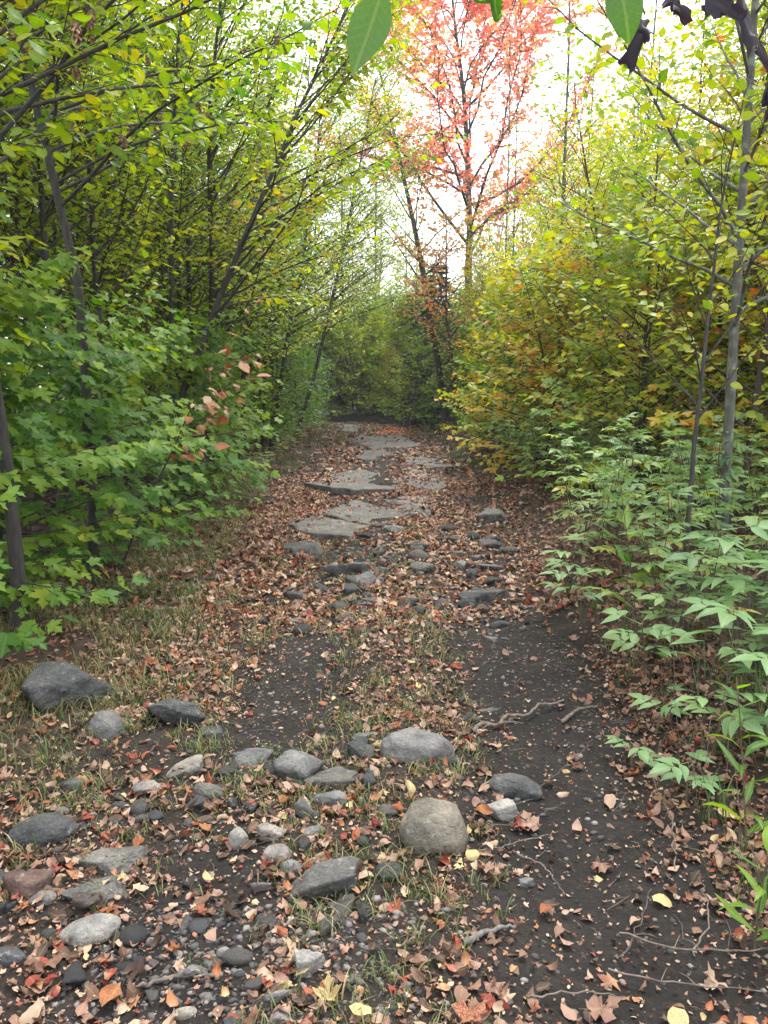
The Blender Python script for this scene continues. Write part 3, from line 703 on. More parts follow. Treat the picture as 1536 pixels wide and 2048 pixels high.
def build_tree(r, h, r0, nb, zr, blen, bang, pull, ntw, tlen, size, step, droop, col, lean=(0, 0), face=(0, 0, 1), wander=.05, az=None, sides=7, azj=.35, cj=.1, twander=.1, leafless=0., jit=.3, upcurve=0., trunk=None, bias=(0, 0, 0), bw=.09, bk=.010):
    """returns trunk MB, branches MB, Leafset, in the tree's own coordinates"""
    tb, bb, ls = MB(), MB(), Leafset()
    tp = path(r, (0, 0, -.15), (lean[0], lean[1], 1), h, 12, wander, upcurve) if trunk is None else trunk
    rr = r0 * (1 - .85 * np.linspace(0, 1, len(tp)) ** 1.1); rr[0] *= 1.35
    tb.tube(tp, rr, sides, .03)
    a0 = r.uniform(0, 6.28)
    for i in range(nb):
        t = zr[0] + (zr[1] - zr[0]) * (i + r.random() * .8) / nb; p, d = along(tp, t)
        a = (a0 + i * 2.4 + azj * r.standard_normal()) if az is None else az(r, i)
        u = (t - zr[0]) / (zr[1] - zr[0]); L = blen(u) * r.uniform(.75, 1.2); an = bang(u) + .12 * r.standard_normal()
        bd = np.array([math.cos(a) * math.sin(an), math.sin(a) * math.sin(an), math.cos(an)])
        bp = path(r, p, bd, L, 7, bw, pull); br = max(.004, min(r0 * (1 - .8 * t) * .5, bk * L + .003))
        bb.tube(bp, br * (1 - .8 * np.linspace(0, 1, 8)), 5)
        for j in range(ntw):
            tt = .2 + .8 * (j + r.random()) / ntw; q, bdv = along(bp, tt); sgn = 1 if j % 2 else -1
            sd = nrm(np.cross(bdv, UP) + 1e-6) * sgn
            td = nrm(bdv * .8 + sd * r.uniform(.5, 1.) + np.array([0, 0, r.normal() * .22]))
            tw = path(r, q, td, tlen * r.uniform(.5, 1.2) * (1.15 - .5 * tt), 4, twander, pull * .6)
            bb.tube(tw, max(.0018, br * .28) * (1 - .6 * np.linspace(0, 1, 5)), 3)
            if r.random() >= leafless: dress(r, ls, tw, size, step, droop, col, face, jit=jit, cj=cj, bias=bias)
        if leafless < .5: dress(r, ls, bp[4:], size, step * 1.3, droop, col, face, jit=jit, cj=cj, bias=bias)
    return tb, bb, ls

def plant_tree(name, label, cat, loc, group, tb, bb, ls, lm, near_meshes, shapes, bark, n_parts=0, rz=0., tone=0., bname='branches', fname='crown', min_cam=0):
    t = thing(name, label, cat, loc, rz, group)
    link('trunk', tb.mesh('trunk', bark), t)
    if bb.n: link(bname, bb.mesh(bname, bark), t)
    P, D, N, S, C = ls.arr()
    if len(P) == 0: return t
    if n_parts:
        ca, sa = math.cos(rz), math.sin(rz)
        W = np.stack([P[:, 0] * ca - P[:, 1] * sa, P[:, 0] * sa + P[:, 1] * ca, P[:, 2]], 1) + np.array(loc) - np.array([0, 0, 1.5])
        cp, sp_ = math.cos(R(8.7)), math.sin(R(8.7))
        zc = W[:, 1] * cp - W[:, 2] * sp_; yc = W[:, 1] * sp_ + W[:, 2] * cp
        inside = (zc > .2) & (np.abs(W[:, 0] / zc) < .5) & (np.abs(yc / zc) < .66)      # the largest ones in view
        order = np.argsort(np.where(inside, np.linalg.norm(W, axis=1) / S, 1e6)); k = int(min(n_parts, inside.sum()))
        sel = order[:k]; rest = order[k:]
        leaf_parts(t, P[sel], D[sel], N[sel], S[sel], np.clip(C[sel] + tone, 0, 1), near_meshes)
    else: rest = np.arange(len(P))
    if len(rest):
        f = link(fname, foliage_mesh(fname, P[rest], D[rest], N[rest], S[rest], C[rest], shapes, lm), t); f['kind'] = 'stuff'; f.color = (.5 + tone, .5, .5, 1)
    return t

def set_tone(t, v):
    for c in t.children:
        if c.get('kind') == 'stuff': c.color = (.5 + v, .5, .5, 1)

# ------------------------------------------------------------------ hero trees on the left
def pnoise(f, seed, a, b):             # leaf tone that drifts through a crown in patches
    return lambda p: a + b * noise3(np.atleast_2d(p) * f + 17.3, seed)

def to_trail(lo=-115, hi=55):          # boughs that reach for the light over the trail
    return lambda r, i: R(lo + (hi - lo) * ((i * .618 + r.random() * .2) % 1))

MAPLES_L = [
 ((-3.1, 3.75), 1.75, 26, 'maple sapling with broad dark green leaves spilling out at the left edge', .00, 300),
 ((-3.15, 4.75), 2.2, 28, 'tall maple sapling with a yellow leaved top at the far left', .1, 300),
 ((-2.95, 5.9), 1.8, 27, 'bright green maple sapling arching towards the trail behind the leftmost one', .02, 300),
 ((-3.0, 7.3), 1.8, 27, 'light green maple sapling behind the twig of curled brown leaves', .04, 260),
 ((-2.95, 9.0), 1.9, 28, 'green maple sapling overhanging the dry grass beside the nearest ledge', .03, 220),
 ((-2.9, 11.2), 2.1, 32, 'green maple sapling with orange tips overhanging the grassy verge', .07, 160),
]
for k, ((x, y), h, nb, lab, tone, npart) in enumerate(MAPLES_L):
    r = np.random.default_rng(200 + k)
    base = pnoise(1.1, 40 + k, .30 + tone, .22)
    col = (lambda p, b=base: b(p) + .12 * np.maximum(0, p[:, 2] - 1.7)) if k == 1 else base
    tb, bb, ls = build_tree(r, h, .028, nb, (.10, .97), lambda u: 1.55 - .75 * u, lambda u: 1.35 - .55 * u, -.16, 7, .55, .116, .074, .5, col,
                            lean=(.12, -.05), face=(.62, -.28, 1), az=to_trail(), cj=.08, jit=.24, bias=(.55, -.12, -.4))
    plant_tree('maple_sapling', lab, 'sapling', (x, y, gz(x, y)), 'maple saplings along the left verge', tb, bb, ls, M_MAPLE, ME_MAPLE, L_MAPLE[1], M_BARK_DARK, npart)

def hop_mesh(seed):
    r = np.random.default_rng(seed); mb = MB(); A = []
    for i in range(26):                 # overlapping papery bracts on a hanging axis
        z = -.1 - .9 * (i / 26); a = i * 2.4; w = .26 * math.sin(math.pi * min(1, .18 + .8 * (i / 26))) + .05
        o = np.array([math.cos(a), math.sin(a), 0]); s = np.array([-math.sin(a), math.cos(a), 0]); c = o * w * .55 + UP * z
        mb.add([c + UP * .13, c + s * .14 + o * .08, c - s * .14 + o * .08, c + o * .15 - UP * .17], [(0, 1, 2), (1, 3, 2)]); A += [r.random()] * 4
    mb.tube([(0, 0, 0), (0, 0, -.5), (0, 0, -.9)], [.02, .05, .03], 4); A += [.2] * (mb.n - len(A))
    lf = np.zeros((mb.n, 3)); lf[:, 2] = A
    return mesh_np('seed_cluster', np.concatenate(mb.V), [np.concatenate(mb.T), np.concatenate(mb.Q)], M_HOP, False, {'lf': lf})
ME_HOP = [hop_mesh(k) for k in range(4)]

HORNBEAMS = [
 ((-2.15, 4.6), 6.2, .045, 48, (.05, -.06), 'tall dark trunked tree at the far left with seed clusters hanging from its long boughs', 300, 64, 2.1, (.40, .96)),
 ((-2.35, 6.3), 7.2, .042, 50, (.07, -.04), 'slender tree with hanging brown seed clusters, second trunk from the left edge', 300, 60, 2.1, (.40, .97)),
 ((-2.75, 9.2), 6.6, .05, 40, (.30, -.02), 'leaning tree whose thin bare stems slant right over the trail', 260, 34, 2.2, (.38, .97)),
 ((-2.9, 12.2), 8.2, .055, 60, (.20, 0), 'slim yellow green tree leaning over the verge beside the widest ledge', 120, 0, 2.6, (.25, .97)),
 ((-2.7, 19.0), 9.2, .06, 66, (.22, 0), 'tall slim tree leaning right over the far ledges', 0, 0, 2.6, (.3, .97)),
 ((-2.7, 24.0), 10.8, .065, 72, (.25, 0), 'tallest slim tree on the left, leaning into the sky gap near the bend', 0, 0, 2.8, (.3, .97)),
 ((-2.8, 15.5), 8.8, .06, 60, (.16, 0), 'slim yellow green tree on the left just before the far bend', 0, 0, 2.6, (.2, .97)),
]
for k, ((x, y), h, r0, nb, lean, lab, npart, nhop, bl, zr) in enumerate(HORNBEAMS):
    r = np.random.default_rng(300 + k)
    tb, bb, ls = build_tree(r, h, r0, nb, zr, lambda u: bl - .7 * u, lambda u: 1.05 - .45 * u, -.02, 13, .55, .092, .056, .45, pnoise(.9, 60 + k, .50, .24),
                            lean=lean, face=(.15, -.25, 1), az=to_trail(-62, 110), cj=.12, jit=.38, upcurve=.02, bk=.006)
    t = plant_tree('hornbeam_tree', lab, 'tree', (x, y, gz(x, y)), 'slender trees leaning over the left verge', tb, bb, ls, M_OVATE, ME_OVATE, L_OVATE[1] if y < 14 else L_OVATE[0], M_BARK_DARK, npart)
    if nhop:
        P = np.array(ls.P); ok = np.where((P[:, 0] > .2))[0]
        for i in r.choice(ok, nhop, replace=False):
            o = link('seed_cluster', ME_HOP[r.integers(4)], t); o.location = P[i]; s = r.uniform(.065, .095); o.scale = (s * .8, s * .8, s); o.rotation_euler = (r.normal() * .25, r.normal() * .25, r.uniform(0, 6.3))

# ------------------------------------------------------------------ hero trees on the right
r = np.random.default_rng(330)
tb, bb, ls = build_tree(r, 8.5, .042, 46, (.22, .97), lambda u: 2.1 - 1.0 * u, lambda u: 1.0 - .3 * u, .10, 10, .55, .108, .07, .35, pnoise(.9, 71, .56, .20), lean=(-.01, 0), face=(-.1, -.35, 1), wander=.008, jit=.45, leafless=.08)
plant_tree('grey_tree', 'straight grey barked tree with yellow green leaves at the right edge', 'tree', (2.66, 6.2, gz(2.66, 6.2)), None, tb, bb, ls, M_OVATE, ME_OVATE, L_OVATE[1], M_BARK_GREY, 300)
r = np.random.default_rng(331)
tb, bb, ls = build_tree(r, 3.4, .020, 15, (.36, .96), lambda u: 1.0 - .4 * u, lambda u: .75, .12, 5, .35, .085, .12, .3, pnoise(.9, 72, .62, .15), lean=(-.02, 0), face=(-.1, -.4, 1), wander=.025, jit=.5, leafless=.35)
plant_tree('thin_sapling', 'thin dark stemmed sapling with few leaves in front of the grey trunk', 'sapling', (2.0, 5.2, gz(2.0, 5.2)), None, tb, bb, ls, M_OVATE, ME_OVATE, L_OVATE[1], M_BARK_DARK, 120)
RIGHT_YOUNG = [((3.55, 7.9), 7.0, 'bushy yellow green tree just left of the grey trunk', .04), ((4.1, 7.4), 7.4, 'yellow leaved tree filling the right edge behind the grey trunk', .10), ((3.3, 10.2), 4.6, 'yellow green young tree between the pale thicket and the bare poles', .05), ((4.9, 9.6), 8.2, 'tall yellow green tree at the right edge behind the others', .02)]
for k, ((x, y), h, lab, tone) in enumerate(RIGHT_YOUNG):
    r = np.random.default_rng(360 + k)
    tb, bb, ls = build_tree(r, h, .035, 44, (.12, .97), lambda u: 1.7 - .8 * u, lambda u: 1.05 - .45 * u, .05, 10, .55, .112, .068, .4, pnoise(.8, 90 + k, .54 + tone, .2), face=(-.2, -.4, 1), jit=.42)
    plant_tree('young_tree', lab, 'tree', (x, y, gz(x, y)), 'young trees behind the thicket', tb, bb, ls, M_OVATE, ME_OVATE, L_OVATE[1], M_BARK_BROWN, 150)
RIGHT_MAPLES = [((3.1, 9.5), 3.2, 'yellow green maple sapling right behind the pale thicket', .16), ((2.5, 12.5), 3.6, 'maple sapling with orange and yellow leaves left of the bare poles', .34),
                ((4.3, 8.2), 4.2, 'orange maple sapling behind the grey trunk at right', .36), ((2.6, 16.), 4.2, 'green and yellow maple sapling on the right before the bend', .10)]
for k, ((x, y), h, lab, tone) in enumerate(RIGHT_MAPLES):
    r = np.random.default_rng(340 + k)
    tb, bb, ls = build_tree(r, h, .03, 44, (.08, .97), lambda u: 1.6 - .9 * u, lambda u: 1.3 - .6 * u, -.06, 7, .55, .115, .08, .35, pnoise(.9, 80 + k, .38 + tone, .26), face=(-.35, -.4, 1), cj=.09)
    plant_tree('maple_sapling', lab, 'sapling', (x, y, gz(x, y)), 'maple saplings along the right verge', tb, bb, ls, M_MAPLE, ME_MAPLE, L_MAPLE[1], M_BARK_DARK, 200 if y < 13 else 0)

# ------------------------------------------------------------------ the forest behind: a few kinds, each planted many times
def proto(kind, seed):
    r = np.random.default_rng(seed)
    if kind == 'maple':
        tb, bb, ls = build_tree(r, 3.6, .028, 40, (.08, .97), lambda u: 1.5 - .8 * u, lambda u: 1.3 - .6 * u, -.06, 7, .55, .12, .10, .35, pnoise(.9, seed, .32, .2), face=(0, -.4, 1))
        a = ('maple_sapling', 'sapling', M_MAPLE, L_MAPLE[0], M_BARK_DARK)
    elif kind == 'ovate':
        tb, bb, ls = build_tree(r, 5.5, .035, 46, (.12, .97), lambda u: 1.6 - .9 * u, lambda u: 1.0 - .45 * u, .04, 9, .55, .095, .085, .4, pnoise(.8, seed, .52, .2), face=(0, -.4, 1), jit=.45)
        a = ('young_tree', 'tree', M_OVATE, L_OVATE[0], M_BARK_BROWN)
    elif kind == 'tall':
        tb, bb, ls = build_tree(r, 11., .065, 50, (.28, .98), lambda u: 2.4 - 1.2 * u, lambda u: 1.05 - .5 * u, .04, 10, .75, .12, .10, .4, pnoise(.6, seed, .42, .22), wander=.03, jit=.45)
        a = ('slim_tree', 'tree', M_OVATE, L_OVATE[0], M_BARK_DARK)
    elif kind == 'pole':
        tb, bb, ls = build_tree(r, 9.5, .04, 26, (.35, .97), lambda u: 1.3 - .7 * u, lambda u: .55, .10, 4, .5, .07, .2, .3, pnoise(.6, seed, .55, .2), wander=.015, leafless=.9)
        a = ('bare_pole_tree', 'tree', M_OVATE, L_OVATE[0], M_BARK_GREY)
    nm, cat, lm, sh, bk = a
    t = plant_tree(nm, 'x', cat, (0, 0, 0), None, tb, bb, ls, lm, None, sh, bk, 0); note_kids(t)
    return t
PROTO = {k: [proto(k, 400 + 10 * i + j) for j in range(n)] for i, (k, n) in enumerate([('maple', 3), ('ovate', 3), ('tall', 3), ('pole', 2)])}
HGT = {'maple': 3.5, 'ovate': 5.6, 'tall': 11.2, 'pole': 9.6}
used = set()
def plant(kind, x, y, h, label, group, tone=0.):
    p = PROTO[kind][rng.integers(len(PROTO[kind]))]
    if p.name not in used: used.add(p.name); t = p
    else: t = copy_tree(p)
    label, group = describe(kind, x, y, h, tone)
    t['label'] = label; t['group'] = group
    t.location = (x, y, gz(x, y) - .02); s = h / HGT[kind]; t.scale = (s * rng.uniform(.9, 1.1),) * 2 + (s,); t.rotation_euler.z = rng.uniform(0, 6.28)
    return t, tone
def place_words(x, y):
    lv = 'by the stony stretch' if y < 8 else 'by the nearest ledges' if y < 12 else 'by the widest ledge' if y < 16 else 'by the far ledges' if y < 26 else 'near the bend' if y < 38 else 'beyond the bend'
    d = abs(x - float(trail_c(min(y, 30)))) - 1.7
    return lv, 'edging the' if d < 1.6 else 'set back in the' if d < 4 else 'deep in the', 'left' if x < float(trail_c(min(y, 36))) else 'right'
def describe(kind, x, y, h, tone):
    lv, dp, sd = place_words(x, y); mid = HGT[kind] * .9
    size = 'tall' if h > mid else 'short'
    if kind == 'maple': look = 'green' if tone < .04 else 'yellowing' if tone < .14 else 'orange'; noun = 'maple sapling'
    elif kind == 'pole': look = 'nearly bare'; noun = 'pole tree'
    else: look = 'deep green' if tone < -.04 else 'yellow green' if tone < .07 else 'yellowish'; noun = 'slim tree' if kind == 'tall' else 'young tree'
    lab = '%s %s %s %s %s wood %s' % (size, look, noun, dp, sd, lv)
    return lab, noun + 's' + lab.split(noun)[1]
tones = []
def clear_of_trail(x, y, m): return abs(x - float(trail_c(y))) > float(trail_hw(y)) + m
def right_cap(x, y):                   # the young growth on the right is lower towards the trail
    a = x / y
    return 1.5 + y * float(np.interp(a, [.03, .10, .17, .21, .27, .33, .45, .6], [.14, .18, .24, .29, .38, .46, .55, .6]))

def rows(n, x0, x1, y0, y1, seed, gap):
    """random spots that keep their distance"""
    r = np.random.default_rng(seed); out = []
    for _ in range(n * 40):
        x, y = r.uniform(x0, x1), r.uniform(y0, y1)
        if all((x - a) ** 2 + (y - b) ** 2 > gap * gap for a, b in out): out.append((x, y))
        if len(out) == n: break
    return out
for x, y in rows(40, -9.5, -3.3, 3.2, 32, 1, .95):
    if abs(x) > .62 * y + 2: continue
    tones.append(plant('maple', x, y, rng.uniform(1.2, 2.2), 'shaded green maple sapling growing back inside the left wood', 'maple saplings inside the left wood', rng.uniform(-.12, .12)))
for x, y in rows(54, -15, -3.6, 4.5, 36, 2, 1.1):
    if abs(x) > .62 * y + 2: continue
    tones.append(plant('tall', x, y, rng.uniform(7.5, 12), 'slim dark trunked tree standing inside the shady left wood', 'slim trees inside the left wood', rng.uniform(-.12, .14)))
for x, y in rows(16, -4.2, -2.7, 13, 33, 3, 1.3):
    if clear_of_trail(x, y, .7): tones.append(plant('maple', x, y, rng.uniform(2.6, 4.2), 'green maple sapling lining the left side of the trail beyond the ledges', 'maple saplings along the far left verge', rng.uniform(-.06, .12)))
for x, y in rows(12, -4.5, -2.8, 17, 33, 33, 1.5):
    if clear_of_trail(x, y, .9): tones.append(plant('tall', x, y, rng.uniform(8, 11), 'slim yellow green tree lining the left side of the trail beyond the ledges', 'slim trees along the far left verge', rng.uniform(.0, .15)))
for x, y in rows(72, 2.4, 12, 8, 34, 4, .9):
    if abs(x) > .62 * y + 2 or not clear_of_trail(x, y, .8): continue
    h = min(9.5, right_cap(x, y)) * rng.uniform(.75, 1.0)
    tones.append(plant('ovate', x, y, h, 'bushy yellow green young tree in the thick growth on the right', 'young trees on the right', rng.uniform(.02, .22)))
for x, y in rows(34, 2.3, 9, 9, 34, 5, 1.2):
    if abs(x) > .62 * y + 2 or not clear_of_trail(x, y, .7): continue
    tn = rng.uniform(.0, .32) + (.12 if rng.random() < .2 else 0)
    h = min(rng.uniform(2.5, 4.5), right_cap(x, y) * .85)
    tones.append(plant('maple', x, y, h, 'maple sapling turning yellow and orange in the growth on the right' if tn > .12 else 'green maple sapling in the thick growth on the right', 'orange maple saplings on the right' if tn > .12 else 'green maple saplings on the right', tn))
for x, y in rows(22, 2.8, 8, 12, 22, 6, .7):
    if .14 < x / y < .34: tones.append(plant('pole', x, y, rng.uniform(8.5, 11), 'tall thin nearly leafless pole tree against the white sky on the right', 'bare pole trees on the right', 0))
for x, y in [(.9, 31.5), (2.6, 29.6), (.6, 36.5), (3.4, 29.5), (-.2, 39.0)]:
    tones.append(plant('maple' if y < 33 else 'ovate', x, y, rng.uniform(2.6, 4.2), 'x', 'x', rng.uniform(.02, .22)))
for x, y in rows(30, -16, 13, 38.5, 52, 7, 1.6):
    if clear_of_trail(x, y, .3) or y > 42: tones.append(plant('ovate' if x > -2 else 'tall', x, y, rng.uniform(6., 8.5) if x > -3 else rng.uniform(8, 12), 'leafy tree closing the view beyond the bend of the trail', 'trees beyond the bend', rng.uniform(-.1, .15)))
for x, y in rows(26, -5, 7, 38, 47, 9, 1.1):
    if clear_of_trail(x, y, .4): tones.append(plant('ovate', x, y, rng.uniform(5, 7.6), 'yellow green young tree right behind the bend of the trail', 'young trees behind the bend', rng.uniform(-.1, .15)))
for x, y in rows(20, -6.5, -3.4, 5.5, 22, 10, 1.0):
    tones.append(plant('ovate', x, y, rng.uniform(4.8, 6.8), 'sunlit leafy young tree behind the first row of trunks on the left', 'young trees behind the left verge', rng.uniform(-.1, .1)))
for x, y in rows(34, -7, 5, 36, 45, 8, .95):
    if clear_of_trail(x, y, .4): tones.append(plant('maple', x, y, rng.uniform(3.5, 6.5), 'bushy sapling at the far bend of the trail', 'saplings at the bend', rng.uniform(-.05, .25)))
for x, y in rows(22, -4.8, -2.7, 5.6, 16, 12, .75):
    tones.append(plant('tall', x, y, rng.uniform(6.5, 9), 'x', 'x', rng.uniform(-.05, .15)))
for x, y in rows(14, -6, .5, 43.5, 47, 13, .8):
    if clear_of_trail(x, y, .2): tones.append(plant('maple', x, y, rng.uniform(4, 6), 'x', 'x', rng.uniform(-.05, .15)))
for x, y, h, tn in [(3.0, 13.5, 3.4, .42), (4.6, 11, 4.6, .44), (2.7, 18, 3.6, .38), (5.6, 10.2, 5.2, .46), (3.5, 15.5, 4.2, .36), (-1.2, 40.5, 4.5, .2), (.4, 37.6, 3.6, .25), (1.0, 34.6, 2.6, .25), (-3.6, 44, 5, .2), (-2.2, 43, 4.6, .22)]:
    tones.append(plant('maple', x, y, h, 'x', 'x', tn))
for x, y, h in [(-2.2, 46, 17), (-.6, 49, 18), (-3.6, 42, 15), (-2.2, 46, 12), (-.6, 49, 13), (1.2, 44, 11), (-4, 45, 12.5), (4.8, 38, 11), (6.2, 34, 11.5), (7.4, 38, 13), (5.6, 42, 12), (8.6, 31, 11), (-1.6, 50, 12), (9.8, 36, 13)]:
    tones.append(plant('tall', x, y, h, 'x', 'x', rng.uniform(.0, .2)))
for t, v in tones: set_tone(t, v)

# far wood that closes every gap low down, seen only as one mass of foliage
def far_wood(name, label, spots):
    P, D, N, S, C = [], [], [], [], []
    for x0, x1, y0, y1, h, n in spots:
        p = np.stack([rng.uniform(x0, x1, n), rng.uniform(y0, y1, n), h * rng.random(n) ** .8], 1); P.append(p)
    P = np.concatenate(P); keep = noise3(P * .55, 77) > -.25; P = P[keep]; n = len(P); P[:, 2] += ground_z(P[:, 0], P[:, 1])
    D = nrm(rng.standard_normal((n, 3)) - (0, 0, .5)); N = nrm(np.array([0, -.3, 1]) + .6 * rng.standard_normal((n, 3))); S = rng.uniform(.15, .3, n)
    C = .48 + .22 * noise3(P * .4, 78) + .08 * rng.standard_normal(n)
    o = link(name, foliage_mesh(name, P, D, N, S, C, L_OVATE[0], M_OVATE)); tag(o, label, 'wood', kind='stuff')
far_wood('far_wood', 'green wood far behind the trees on both sides', [(-26, -12, 8, 50, 7, 16000), (10, 24, 8, 45, 5, 12000), (-26, 22, 50, 58, 7, 12000), (-9, 11, 46.5, 51, 6.5, 14000), (-9, 3, 46, 48, 4.5, 7000)])

# ------------------------------------------------------------------ conifers and the red maple at the end of the trail
def conifer(label, x, y, h, seed):
    r = np.random.default_rng(seed); t = thing('conifer_tree', label, 'conifer', (x, y, gz(x, y)), 0, 'dark conifers at the bend')
    tb = MB(); tb.tube(path(r, (0, 0, -.2), (0, 0, 1), h, 10, .01, 0), .08 * (1.02 - np.linspace(0, 1, 11)), 6); link('trunk', tb.mesh('trunk', M_BARK_DARK), t)
    P, D, N, S, C = [], [], [], [], []
    z = .3
    while z < h - .15:
        L = (h - z) * .34 + .25
        for a in np.arange(0, 6.28, .85) + r.uniform(0, 6):
            o = np.array([math.cos(a), math.sin(a), -.25 + .15 * r.normal()]); bp = path(r, (0, 0, z), o, L * r.uniform(.75, 1.1), 5, .04, .15)
            m = int(L * 40) + 6; q, d = along(bp, .1 + .9 * r.random(m)); sd = np.stack([d[:, 1], -d[:, 0], 0 * d[:, 0]], 1) * np.where(r.random(m) < .5, 1, -1)[:, None]
            P.extend(q); D.extend(nrm(d + sd * .8 + .2 * r.standard_normal((m, 3)))); N.extend(nrm(UP + .4 * r.standard_normal((m, 3)))); S.extend(r.uniform(.16, .32, m)); C.extend(.35 + .2 * r.standard_normal(m))
        z += .22
    V, T, uv = strip_leaf([0, .5, 1], [.05, .13, 0]); f = link('crown', foliage_mesh('crown', P, D, N, S, C, [(V, T, uv)], M_NEEDLE), t); f['kind'] = 'stuff'
conifer('tallest dark conifer at the end of the trail', 2.25, 34.6, 6.8, 1)
conifer('dark conifer just left of the tallest one at the bend', 1.4, 39.5, 6.0, 2)
conifer('small bluish conifer in front of the dark conifers at the bend', 2.7, 32.0, 3.2, 3)
conifer('dark conifer right of the tallest one, half hidden by saplings', 3.9, 36.5, 5.8, 4)

r = np.random.default_rng(350)
tb, bb, ls = build_tree(r, 18.5, .19, 32, (.34, .98), lambda u: 8.6 - 3.6 * u, lambda u: .88 - .2 * u, .02, 44, 1.8, .185, .105, .4, pnoise(.35, 99, .55, .34), twander=.25, bw=.2, wander=.05, jit=.5, cj=.14, lean=(.03, 0))
plant_tree('red_maple_tree', 'tall maple with bright red and orange leaves against the white sky', 'tree', (3.2, 31.5, gz(3.2, 31.5)), None, tb, bb, ls, M_RED, None, L_MAPLE[0], M_BARK_DARK, 0)
r = np.random.default_rng(351)
tb, bb, ls = build_tree(r, 14, .14, 34, (.35, .98), lambda u: 2.9 - 1.5 * u, lambda u: .8, .03, 9, 1., .15, .12, .4, pnoise(.4, 98, .60, .2), lean=(-.17, 0), wander=.03, jit=.5)
plant_tree('leaning_tree', 'tall yellow green tree leaning left in front of the red maple', 'tree', (2.3, 29.0, gz(2.3, 29.)), None, tb, bb, ls, M_OVATE, None, L_OVATE[0], M_BARK_DARK, 0)
r = np.random.default_rng(352)
tb, bb, ls = build_tree(r, 7.2, .09, 30, (.3, .98), lambda u: 2.4 - 1.2 * u, lambda u: .9, .02, 9, .9, .14, .11, .4, pnoise(.4, 97, .18, .12), jit=.5)
plant_tree('orange_maple', 'orange brown maple below the red maple crown', 'tree', (2.5, 28.0, gz(2.5, 28.)), None, tb, bb, ls, M_RED, None, L_MAPLE[0], M_BARK_DARK, 0)

# ------------------------------------------------------------------ pale thicket on the right bank
def thicket(seed, near, h):
    r = np.random.default_rng(seed); t = thing('thicket_plant', 'x', 'shrub'); mb = MB(); ls = Leafset()
    for s in range(2):
        a = r.uniform(0, 6.28); st = path(r, (r.normal() * .05, r.normal() * .05, -.05), (.18 * math.cos(a), .18 * math.sin(a), 1), h * r.uniform(.8, 1.1), 7, .05, 0)
        mb.tube(st, .0045 * (1.1 - .6 * np.linspace(0, 1, 8)), 4)
        for i in range(11):
            u = .40 + .60 * i / 10; p, d = along(st, u); az = i * 2.4 + r.normal() * .3 + s; o = np.array([math.cos(az), math.sin(az), .15 - .3 * (1 - u) + (.35 if i == 10 else 0)])
            ls.add(p, nrm(o), nrm(UP + .22 * r.standard_normal(3) + .15 * o), r.uniform(.15, .25) * (1.15 - .35 * u), .38 + .15 * r.standard_normal() + (.12 if u < .55 else 0))
    link('stem', mb.mesh('stem', M_STEM), t); P, D, N, S, C = ls.arr()
    if near: leaf_parts(t, P, D, N, S, np.clip(C, 0, 1), ME_COMP)
    else:
        f = link('foliage', foliage_mesh('foliage', P, D, N, S, np.clip(C, 0, 1), L_COMP[1], M_PALE), t); f['kind'] = 'stuff'
    note_kids(t); return t
TN = [thicket(600 + k, True, 1.0) for k in range(3)]; TF = [thicket(620 + k, False, 1.0) for k in range(4)]
TUSED = set()
def put_thicket(protos, x, y, h, label, group):
    p = protos[rng.integers(len(protos))]
    if p.name not in TUSED: TUSED.add(p.name); t = p
    else: t = copy_tree(p)
    lv, dp, sd = place_words(x, y); e = x - edge_r(y) if x > 0 else 0
    pos = 'in the front row' if e < .45 else 'in the second row' if e < 1.0 else 'in the third row' if e < 1.6 else 'in the back row'
    t['label'] = '%s %s %s on the %s, %s' % ('tall' if h > .8 else 'low', label, pos if y < 15 and x > 0 else '', sd, lv); t['label'] = ' '.join(t['label'].split()).replace(' ,', ',')
    t['group'] = '%s on the %s %s' % (group, sd, lv); t.location = (x, y, gz(x, y)); t.scale = (.85 + .15 * h, .85 + .15 * h, h); t.rotation_euler.z = rng.uniform(0, 6.28)
    v = rng.normal() * .08 + (.15 if rng.random() < .08 else 0)
    for c in t.children: c.color = (c.color[0] + v, .5, .5, 1)
def edge_r(y): return 1.32 + .60 * float(sstep(5, 10, y))
for x, y in rows(60, 1.3, 3.4, 3.5, 7.0, 41, .26):
    if x < edge_r(y) + .1 or x > .52 * y + .5: continue
    put_thicket(TN, x, y, (.50 + .16 * (y - 3.3)) * rng.uniform(.85, 1.2), 'pale green thicket shrub', 'thicket shrubs')
for x, y in rows(130, 1.6, 5.2, 7.0, 15, 42, .27):
    if x < edge_r(y) + .05 or x > 4.2 + .1 * (y - 7): continue
    put_thicket(TF, x, y, min(1.2, .85 + .05 * (y - 5)) * rng.uniform(.75, 1.1), 'pale green thicket shrub', 'thicket shrubs')
for x, y in rows(40, 1.9, 3.6, 15, 32, 43, .5):
    if clear_of_trail(x, y, .15): put_thicket(TF, x, y, rng.uniform(.6, .95), 'green edging shrub', 'edging shrubs')
for x, y in rows(36, -3.4, -2.1, 8, 32, 44, .5):
    if clear_of_trail(x, y, .35): put_thicket(TF, x, y, rng.uniform(.4, .75), 'green shrub under the saplings', 'verge shrubs')

